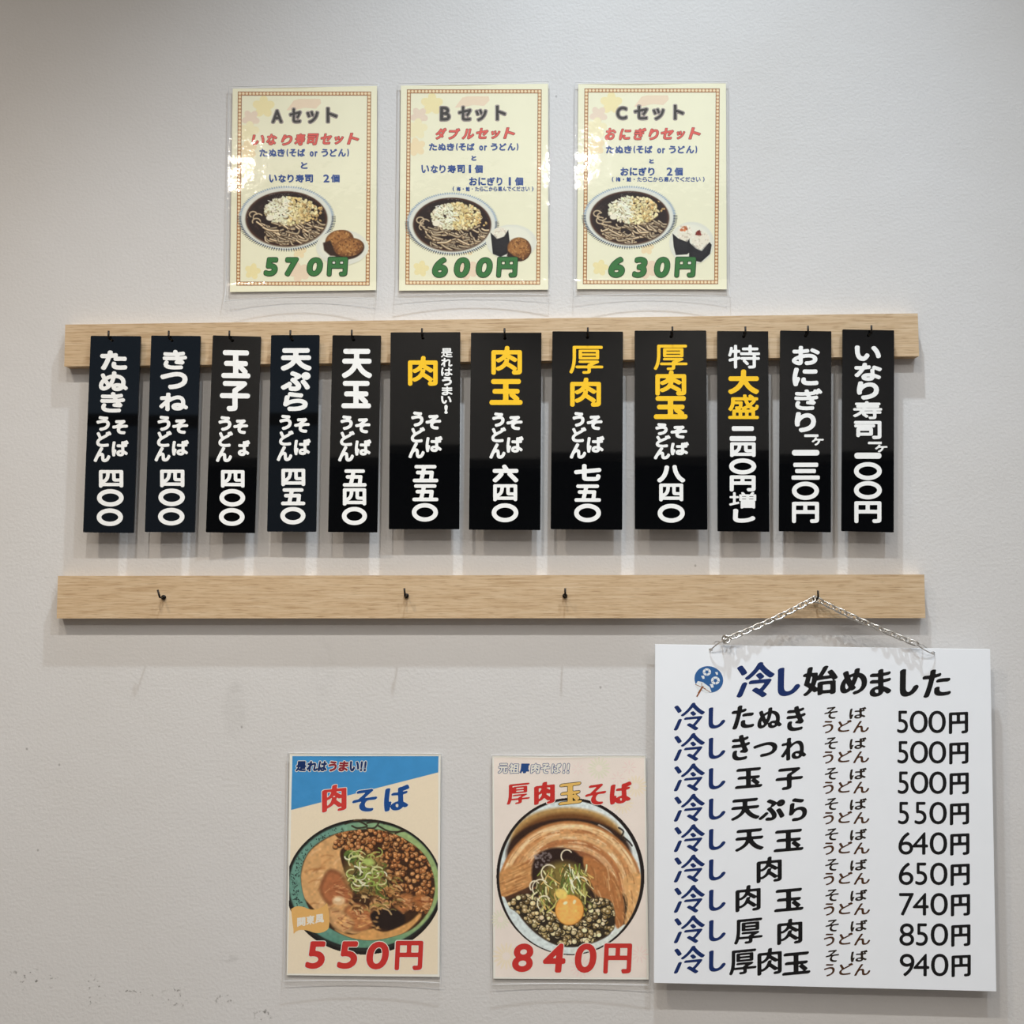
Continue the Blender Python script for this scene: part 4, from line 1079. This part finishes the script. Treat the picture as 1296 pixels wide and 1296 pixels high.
def pork_bowl():
    k = Canvas(q2, 94, 886, 286, 1128, 2.0, (248, 236, 227))
    cx, cy = 489, 708
    k.ell(cx, cy, 393, 417, (30, 22, 22)); full = k.a.copy()
    k.ell(cx - 2, cy + 4, 374, 406, (206, 216, 216), soft=5)
    k.clip = k.ell_mask(cx - 2, cy + 4, 374, 406)
    k.put(np.clip((k.U - 480) / 300, 0, 1) * 0.35, (230, 232, 226))
    k.ell(470, 520, 300, 178, (176, 140, 86), soft=16)
    k.ell(475, 545, 290, 175, (110, 70, 38), soft=24)
    k.ell(480, 590, 330, 190, (52, 32, 24), soft=12)
    for P in ([(745, 450), (770, 470), (755, 505), (780, 520)], [(770, 500), (800, 525), (815, 545)], [(600, 420), (680, 450), (720, 490)]):
        k.stroke(P, 9, (40, 34, 32), 0.9, soft=3)
    k.stroke([(640, 440), (700, 480), (760, 560), (840, 640)], 16, (216, 204, 190), 0.9, soft=6)
    body = [(120, 790), (140, 640), (220, 520), (340, 440), (490, 405), (640, 440), (760, 530), (840, 660), (862, 800), (800, 960), (720, 960), (690, 1020), (560, 1075), (430, 1075), (320, 1020), (230, 930), (190, 850)]
    k.poly(body, (46, 32, 24), soft=8, curved=True)
    # arch of pork belly in fat and lean layers
    def arc(r, a0, a1, sq=0.98, dx=0, dy=0):
        return [(488 + dx + r * math.cos(t), 790 + dy - r * sq * math.sin(t)) for t in np.linspace(a0, a1, 22)]
    for r, wd, c in ((352, 64, (176, 118, 70)), (350, 40, (226, 190, 142)), (322, 32, (196, 142, 92)), (296, 36, (214, 170, 120)), (268, 34, (178, 118, 74)), (240, 36, (206, 160, 116)), (214, 28, (150, 94, 60))):
        k.stroke(arc(r, 0.02 if r > 260 else 0.2, 3.13 if r > 230 else 2.6), wd, c, 0.96, soft=10)
    for i in range(210):
        r = U(210, 372); a0 = U(-0.1, 2.95)
        c = ((236, 206, 164), (186, 128, 78), (222, 178, 126), (150, 94, 56), (240, 220, 186))[i % 5]
        k.stroke(arc(r, a0, a0 + U(0.08, 0.3)), U(3, 9), c, 0.5, soft=5)
    k.poly([(560, 600), (650, 640), (730, 720), (770, 830), (770, 960), (730, 975), (700, 860), (620, 800), (570, 720)], (170, 112, 66), soft=12, curved=True)
    k.poly([(770, 720), (850, 690), (866, 760), (850, 850), (800, 960), (775, 960), (790, 850)], (212, 164, 108), soft=10, curved=True)
    for i in range(90):
        u, v = U(590, 850), U(640, 950); a = 1.1 + 0.3 * U(-1, 1)
        k.stroke([(u, v), (u + 26 * math.cos(a), v + 30 * math.sin(a)), (u + 40 * math.cos(a), v + 62 * math.sin(a))], U(3, 8), ((214, 166, 112), (146, 92, 52), (196, 146, 94), (238, 206, 158))[i % 4], 0.5, soft=5)
    k.poly([(105, 700), (200, 640), (270, 640), (290, 720), (250, 780), (140, 840), (112, 800)], (190, 138, 86), soft=14, curved=True)
    for i in range(40):
        u, v = U(110, 270), U(650, 810); k.stroke([(u, v), (u + 50, v - 22)], U(3, 9), ((222, 178, 122), (146, 94, 54))[i % 2], 0.5, soft=5)
    k.stroke([(140, 835), (200, 812), (270, 780)], 34, (70, 44, 30), 0.95, soft=8)
    # dark centre with bubbles
    k.poly([(290, 640), (330, 580), (420, 555), (520, 580), (560, 660), (580, 760), (470, 760), (350, 760), (290, 730)], (42, 26, 22), soft=14, curved=True)
    for i in range(40): k.ell(U(300, 390), U(580, 660), U(4, 9), U(4, 8), (150, 140, 140), soft=3, alpha=0.55)
    # round crumbs along the bottom
    bean = [(150, 850), (240, 800), (330, 830), (430, 900), (560, 940), (600, 830), (700, 840), (725, 950), (690, 1010), (560, 1072), (430, 1072), (310, 1000), (210, 900)]
    bm = k.poly_mask(closed(bean), soft=10)
    k.put(bm, (44, 36, 26)); keep = k.clip; k.clip = keep * bm
    for i in range(460):
        u, v = U(150, 730), U(805, 1070); r = U(10, 16)
        c = ((176, 154, 104), (140, 116, 70), (206, 188, 140), (108, 88, 52), (222, 206, 166))[i % 5]
        k.ell(u + 2, v + 3, r * 1.15, r * 1.1, (34, 28, 20), soft=4)
        k.ell(u, v, r * 0.92, r * 0.86, tint(c, 0.08), soft=4)
        k.ell(u - 3, v - 3, r * 0.35, r * 0.3, (238, 230, 204), alpha=0.7, soft=3)
    k.clip = keep
    k.ell(450, 750, 130, 120, (128, 112, 58), soft=40)
    # leek and noodles in the middle
    for i in range(110):
        u, v = U(310, 580), U(640, 870); a = U(0.6, 2.4); r = U(30, 80)
        c = ((196, 190, 112), (226, 222, 170), (150, 164, 78), (214, 176, 104), (92, 98, 48))[i % 5]
        k.stroke([(u, v), (u + r * 0.5 * math.cos(a) + U(-12, 12), v + r * 0.5 * math.sin(a)), (u + r * math.cos(a), v + r * math.sin(a))], U(5, 11), (58, 50, 26), 0.5, soft=6)
        k.stroke([(u, v), (u + r * 0.5 * math.cos(a) + U(-12, 12), v + r * 0.5 * math.sin(a)), (u + r * math.cos(a), v + r * math.sin(a))], U(4, 9), c, 0.95, soft=3)
    for u, v, r in ((375, 690, 40), (330, 770, 42), (470, 600, 30), (350, 850, 36), (540, 760, 46), (300, 760, 26)):
        a = np.linspace(2.4, 5.6, 9); k.stroke([(u + r * math.cos(q), v + 1.1 * r * math.sin(q)) for q in a], 7, (232, 222, 196), 0.95, soft=3)
    for i in range(26):
        u, v = U(440, 545), U(640, 770); k.stroke([(u, v), (u + U(-10, 14), v + 22), (u + U(-6, 24), v + 46)], U(4, 8), ((214, 220, 150), (110, 132, 62), (236, 240, 214), (70, 84, 40))[i % 4], 0.9, soft=3)
    k.ell(484, 886, 77, 82, (150, 96, 40), soft=6); k.ell(484, 884, 73, 79, (232, 164, 84), soft=5)
    k.ell(478, 900, 54, 54, (240, 180, 100), soft=30); k.ell(462, 848, 12, 8, (252, 232, 190), -0.5, soft=5); k.ell(510, 842, 8, 12, (250, 226, 180), 0.4, soft=5)
    k.ell(440, 800, 34, 26, (226, 198, 110), 0.5, soft=8)
    # the rim of the bowl shows again at the lower left and right
    k.stroke([(128, 830), (190, 950), (290, 1040), (400, 1090), (500, 1102)], 34, (204, 214, 214), 1, soft=5)
    k.stroke([(680, 1052), (730, 1010), (775, 975)], 26, (214, 220, 214), 1, soft=5)
    k.stroke([(500, 1102), (600, 1086), (680, 1052)], 34, (208, 214, 208), 1, soft=5)
    k.clip = None
    k.mottle(full, 0.04, 12); k.col *= 1.12
    return k, full
k, full = pork_bowl(); k.build('bowl_picture', pl, 0.00010, full > 0.5)
S = Shapes(pl)
BL2 = ink((40, 78, 140))
for ch, u0, u1, solid in (('元', 107, 158, 0), ('祖', 163, 216, 0), ('厚', 220, 274, 1), ('肉', 278, 328, 0), ('そ', 333, 380, 0), ('ば', 388, 440, 0), ('!', 448, 462, 0), ('!', 470, 484, 0)):
    if solid: S.text(ch, q2.box(u0, u1, 110, 162), [BL2], 0.00012, [0.75], e=0.0, shear=0.1)
    else: S.text(ch, q2.box(u0, u1, 110, 162), [WHT, BL2], 0.00012, [0.45, 1.1], e=0.0, shear=0.1)
S.build('slogan_lettering')
S = Shapes(pl)
for ch, u0, u1, v0, v1, m, un in (('厚', 152, 274, 210, 329, RED_B, WHT), ('肉', 297, 406, 205, 331, RED_B, WHT), ('玉', 428, 549, 207, 331, GOLD_B, BLK_I), ('そ', 567, 678, 215, 329, RED_B, WHT), ('ば', 697, 813, 203, 329, RED_B, WHT)):
    brush(S, q2, ch, u0, u1, v0, v1, m, un, 0.00014, nib=(1.8, 0.6, 0.35) if ch == '厚' else (2.6, 0.9, 0.35), extra=0.8 if un is WHT else 0.7, grow=1.0)
S.build('dish_lettering')
S = Shapes(pl)
for ch, u0, u1, v0, v1 in (('8', 180, 293, 1062, 1214), ('4', 343, 463, 1062, 1217), ('0', 512, 627, 1062, 1218), ('円', 662, 816, 1062, 1222)):
    S.text(ch, q2.box(u0, u1, v0, v1), [RED_B, WHT], 0.00016, [2.1 if ch != '円' else 1.9, 3.0], e=0.012, shear=0.08 if ch != '円' else 0.05)
S.build('price_lettering')

# ------------------------------------------------------------------ white cold-noodle menu board on its chain
BOARD_D, BOARD_T = 0.0245, 0.005
b3 = Crop(820, 730, 2.88)
base, wd, ht, t = fit_rect(((827, 813.5), (1253, 824), (1261, 1255), (830, 1243.5)), BOARD_D)
root = empty('hanging_menu_board', (base[0], -BOARD_D, base[2]))
tag(root, 'large white board of cold noodle dishes hanging by a chain from the lower rail', 'menu board')
pl = Plane(root, BOARD_D)
hl, hr = pl.loc([(899.5, 822.5)])[0], pl.loc([(1181, 827)])[0]
holes = [np.array([(q[0] + 0.0028 * math.cos(a), q[1] + 0.0028 * math.sin(a)) for a in np.linspace(0, 2 * math.pi, 16, endpoint=False)]) for q in (hl, hr)]
slab('panel', [rect_loop(wd, ht, t)] + holes, 0.0, BOARD_T, mat('white_board_face', (238, 241, 246), 0.5, spec=0.35, noise=0.008, scale=30), root)
INDIGO, INKB, BROWN = ink((21, 44, 98)), ink((16, 15, 17)), ink((74, 44, 22))
PITCH_R = 38.45
S_t, S_d, S_n, S_p = Shapes(pl), Shapes(pl), Shapes(pl), Shapes(pl)
def bru(S, ch, box, m, nib, grow=0.55, e=0.02, rise=0.10, lift=0.00012):
    S.text(ch, box, [m], lift, [grow], e=e, rise=rise, nib=nib)
for ch, u0, u1, v0, v1, m in (('冷', 323, 462, 310, 441, INDIGO), ('し', 473, 555, 330, 436, INDIGO), ('始', 565, 692, 323, 436, INKB), ('め', 700, 799, 332, 430, INKB),
                              ('ま', 808, 887, 335, 438, INKB), ('し', 918, 987, 335, 438, INKB), ('た', 1001, 1104, 337, 442, INKB)):
    bru(S_t, ch, b3.box(u0, u1, v0, v1), m, (2.9, 1.15, 0.45) if ch not in 'し' else (3.4, 1.5, 0.45), e=0.016)
S_t.build('title_lettering')
dishes = [[('た', 305, 387, 468, 558), ('ぬ', 399, 488, 475, 554), ('き', 505, 575, 470, 563)],
          [('き', 305, 372, 464, 560), ('つ', 384, 472, 490, 547), ('ね', 485, 577, 475, 560)],
          [('玉', 317, 417, 471, 553), ('子', 465, 565, 471, 557)],
          [('天', 303, 407, 472, 558), ('ぷ', 403, 500, 478, 558), ('ら', 514, 580, 474, 560)],
          [('天', 318, 422, 472, 560), ('玉', 458, 567, 474, 562)],
          [('肉', 396, 488, 465, 564)],
          [('肉', 319, 411, 458, 559), ('玉', 460, 567, 468, 559)],
          [('厚', 314, 418, 466, 566), ('肉', 471, 563, 470, 568)],
          [('厚', 296, 396, 468, 567), ('肉', 399, 488, 466, 569), ('玉', 489, 592, 478, 569)]]
prices = ['500', '500', '500', '550', '640', '650', '740', '850', '940']
for i in range(9):
    dy = i * PITCH_R; dx = i * 0.42
    def bx(u0, u1, v0, v1, f=1.0):
        x0, x1, y0, y1 = b3.box(u0, u1, v0, v1); return (x0 + dx * f, x1 + dx * f, y0 + dy, y1 + dy)
    bru(S_d, '冷', bx(94, 208, 458, 561, 0), INDIGO, (2.05, 0.8, 0.45), 0.4)
    bru(S_d, 'し', bx(221, 282, 475, 554, 0.15), INDIGO, (2.4, 1.1, 0.45), 0.4)
    for ch, u0, u1, v0, v1 in dishes[i]:
        nib = (1.5, 0.78, 0.45) if ch == '厚' else ((2.15, 1.0, 0.45) if ch in '肉ぬね' else (2.6, 1.2, 0.45))
        bru(S_d, ch, bx(u0, u1, v0, v1, 0), INKB, nib, 0.4, e=0.012 if ch == '厚' else 0.02)
    for ch, u0, u1, v0, v1 in (('そ', 643, 692, 473, 518), ('ば', 734, 796, 474, 519), ('う', 637, 676, 525, 571), ('ど', 692, 743, 521, 566), ('ん', 747, 806, 525, 569)):
        bru(S_n, ch, bx(u0, u1, v0, v1, 0.5), BROWN if v0 > 519 else ink((40, 30, 22)), (1.05, 0.45, 0.45), 0.35, e=0.016)
    xs = ((908, 948), (954, 1020), (1022, 1086))
    for j, ch in enumerate(prices[i]):
        u0, u1 = xs[j]
        if j == 0 and ch != '5': u1 = 962
        if j == 1 and ch != '0': u0, u1 = (958, 1016) if ch == '4' else (968, 1012)
        S_p.text(ch, bx(u0, u1, 488, 570), [INKB], 0.00012, [1.05], e=0.024)
    bru(S_p, '円', bx(1097, 1167, 491, 574), INKB, (1.65, 1.05, 0.45), 0.45, e=0.016, rise=0.04)
S_d.build('dish_lettering'); S_n.build('noodle_lettering')['label'] = 'small dark brown lettering'; S_p.build('price_lettering')
# round paper fan printed beside the title
S = Shapes(pl); FB, FW, FBR = ink((48, 96, 152)), ink((226, 230, 232)), ink((142, 84, 48))
def bp(u, v): return b3.pt(u, v)
fc = bp(222, 374)
S.ellipse(fc[0], fc[1], 18.4, 16.6, FB, 0.0001, 0.35, 48)
a = np.linspace(0, 2 * math.pi, 24, endpoint=False)
S.poly([bp(x, y) for x, y in ((172, 396), (182, 380), (200, 384), (225, 402), (232, 420), (212, 424), (195, 412), (186, 420))], FW, 0.00012)
for x, y in ((172, 392), (182, 424), (196, 386), (210, 408), (226, 420)):
    e0, e1 = bp(196, 402), bp(x, y); n = np.array([-(e1[1] - e0[1]), e1[0] - e0[0]]); n = n / (np.linalg.norm(n) + 1e-6) * 0.35
    S.poly([np.array(e0) + n, np.array(e0) - n, np.array(e1) - n, np.array(e1) + n], FBR, 0.00014)
e0, e1 = np.array(bp(202, 398)), np.array(bp(178, 437)); n = np.array([0.8, 0.5])
S.poly([e0 + n * 0.8, e0 - n * 0.8, e1 - n, e1 + n], FBR, 0.00015)
for cx, cy, r in ((215, 347, 15), (246, 378, 16)):
    p = bp(cx, cy)
    S.ellipse(p[0], p[1], r / 2.88, r / 2.88 * 0.9, FW, 0.00012, 0, 30); S.ellipse(p[0], p[1], r / 2.88 * 0.42, r / 2.88 * 0.4, FB, 0.00014, 0, 20)
    for k_ in range(5):
        t_ = k_ * 2 * math.pi / 5 + 0.3; u, v = p[0] + r / 2.88 * 0.72 * math.cos(t_), p[1] + r / 2.88 * 0.65 * math.sin(t_)
        S.ellipse(u, v, r / 2.88 * 0.32, r / 2.88 * 0.05, FB, 0.00014, t_, 10)
for x, y, r in ((200, 366, 7), (232, 397, 8), (250, 352, 6)):
    p = bp(x, y); S.poly([(p[0] - r / 3.2, p[1] - r / 4), (p[0] + r / 4, p[1] - r / 3.5), (p[0] + r / 3, p[1] + r / 4), (p[0], p[1] + r / 3)], FW, 0.00012)
S.build('fan_print')

# chain, rings
CHROME = mat('dull_chain_metal', (216, 212, 206), 0.32, 1.0)
def local(px, py, depth): return at(px, py, depth) - root.location
HOOK_D = RAIL_T + 0.0095
apex = local(1031.5, 757.5, HOOK_D)
endL, endR = local(918.5, 809.5, 0.0305), local(1161, 815.5, 0.0305)
def path(a, b, sag):
    P = []
    n = 60
    for i in range(n + 1):
        s = i / n; p = a.lerp(b, s); P.append(Vector((p.x, p.y, p.z - sag * 4 * s * (1 - s))))
    return P
LK_L, LK_W, WIRE = 0.0060, 0.0037, 0.00112
def link_mesh():
    pts = []
    for k in range(20):
        a_ = 2 * math.pi * k / 20
        x = LK_L * math.copysign(abs(math.cos(a_)) ** 0.75, math.cos(a_)); y = LK_W * math.copysign(abs(math.sin(a_)) ** 0.8, math.sin(a_))
        pts.append((x, y, 0.0006 * math.sin(2 * a_)))
    return tube(pts, WIRE, 8, closed=True)
v, f = link_mesh()
chain = mesh_obj('hanging_chain', *tube([apex + Vector((0.0042 * math.cos(a_), 0.0008 * math.sin(2 * a_), 0.0042 * math.sin(a_) - 0.001)) for a_ in np.linspace(0, 2 * math.pi, 20, endpoint=False)], WIRE, 8, closed=True), CHROME, root, smooth=True)
proto = None; cnt = 0
for a_, b_ in ((apex, endL), (apex, endR)):
    P = path(a_, b_, 0.0022); L_ = [0]
    for i in range(60): L_.append(L_[-1] + (P[i + 1] - P[i]).length)
    n = int(L_[-1] / 0.0082)
    for i in range(n):
        s = (i + 0.75) / (n + 0.3) * L_[-1]; j = max(q for q in range(60) if L_[q] <= s); u = (s - L_[j]) / max(1e-9, L_[j + 1] - L_[j])
        p = P[j].lerp(P[j + 1], u); tx = (P[j + 1] - P[j]).normalized()
        ny = Vector((0, -1, 0)); tz = tx.cross(ny).normalized(); ny = tz.cross(tx)
        roll = math.radians(38 if i % 2 else -42) + U(-0.12, 0.12)
        wv = tz * math.cos(roll) + ny * math.sin(roll); zv = tx.cross(wv)
        if proto is None:
            o = mesh_obj('chain_link', v, f, CHROME, chain, smooth=True); proto = o
        else:
            o = proto.copy(); C.objects.link(o); o.parent = chain
        o.matrix_local = Matrix(((tx.x, wv.x, zv.x, p.x), (tx.y, wv.y, zv.y, p.y), (tx.z, wv.z, zv.z, p.z), (0, 0, 0, 1)))
def clip_ring(hole_px, end, width):
    """elongated ring that passes through the board's hole and takes the last chain link"""
    h_ = local(*hole_px, BOARD_D); back = Vector((h_.x, BOARD_T + 0.002, h_.z + 0.001))
    mid = (h_ + end) / 2; d_ = (end - h_).normalized(); n_ = d_.cross(Vector((0, -1, 0))).normalized()
    pts = [Vector((h_.x, 0.003, h_.z)), Vector((h_.x, -0.002, h_.z)) - d_ * 0.0012]
    e_ = Vector((end.x, -0.0075, end.z))
    pts += [h_.lerp(e_, 0.3) + Vector((0, -0.004, 0)) - n_ * width, h_.lerp(e_, 0.8) + Vector((0, -0.003, 0)) - n_ * width, e_ + d_ * 0.002, h_.lerp(e_, 0.8) + Vector((0, 0.002, 0)) + n_ * width]
    top = Vector((h_.x, BOARD_T * 0.5, h_.z + 0.011))
    pts += [Vector((h_.x + (end.x - h_.x) * 0.45, BOARD_T + 0.002, h_.z + 0.0105)), Vector((h_.x, BOARD_T + 0.002, h_.z + 0.002))]
    P = spline(np.array([tuple(p) for p in pts + pts[:1]]), 6)[:-1]
    return mesh_obj('hanging_ring', *tube([Vector(p) for p in P], 0.00075, 8, closed=True), CHROME, root, smooth=True)
clip_ring((899.5, 822.5), endL, 0.0017)
clip_ring((1181, 827), endR, 0.0020)
# the surplus links looped into a knot at the chain's left end
kp = []
for i in range(34):
    a_ = i / 34 * 2 * math.pi
    kp.append(endL + Vector((0.0042 * math.cos(2 * a_) * (1 + 0.25 * math.cos(3 * a_)), -0.0015 + 0.003 * math.sin(3 * a_), 0.0046 * math.sin(2 * a_) * (1 + 0.25 * math.cos(3 * a_)))))
mesh_obj('chain_knot', *tube(kp, 0.0011, 8, closed=True), CHROME, root, smooth=True)
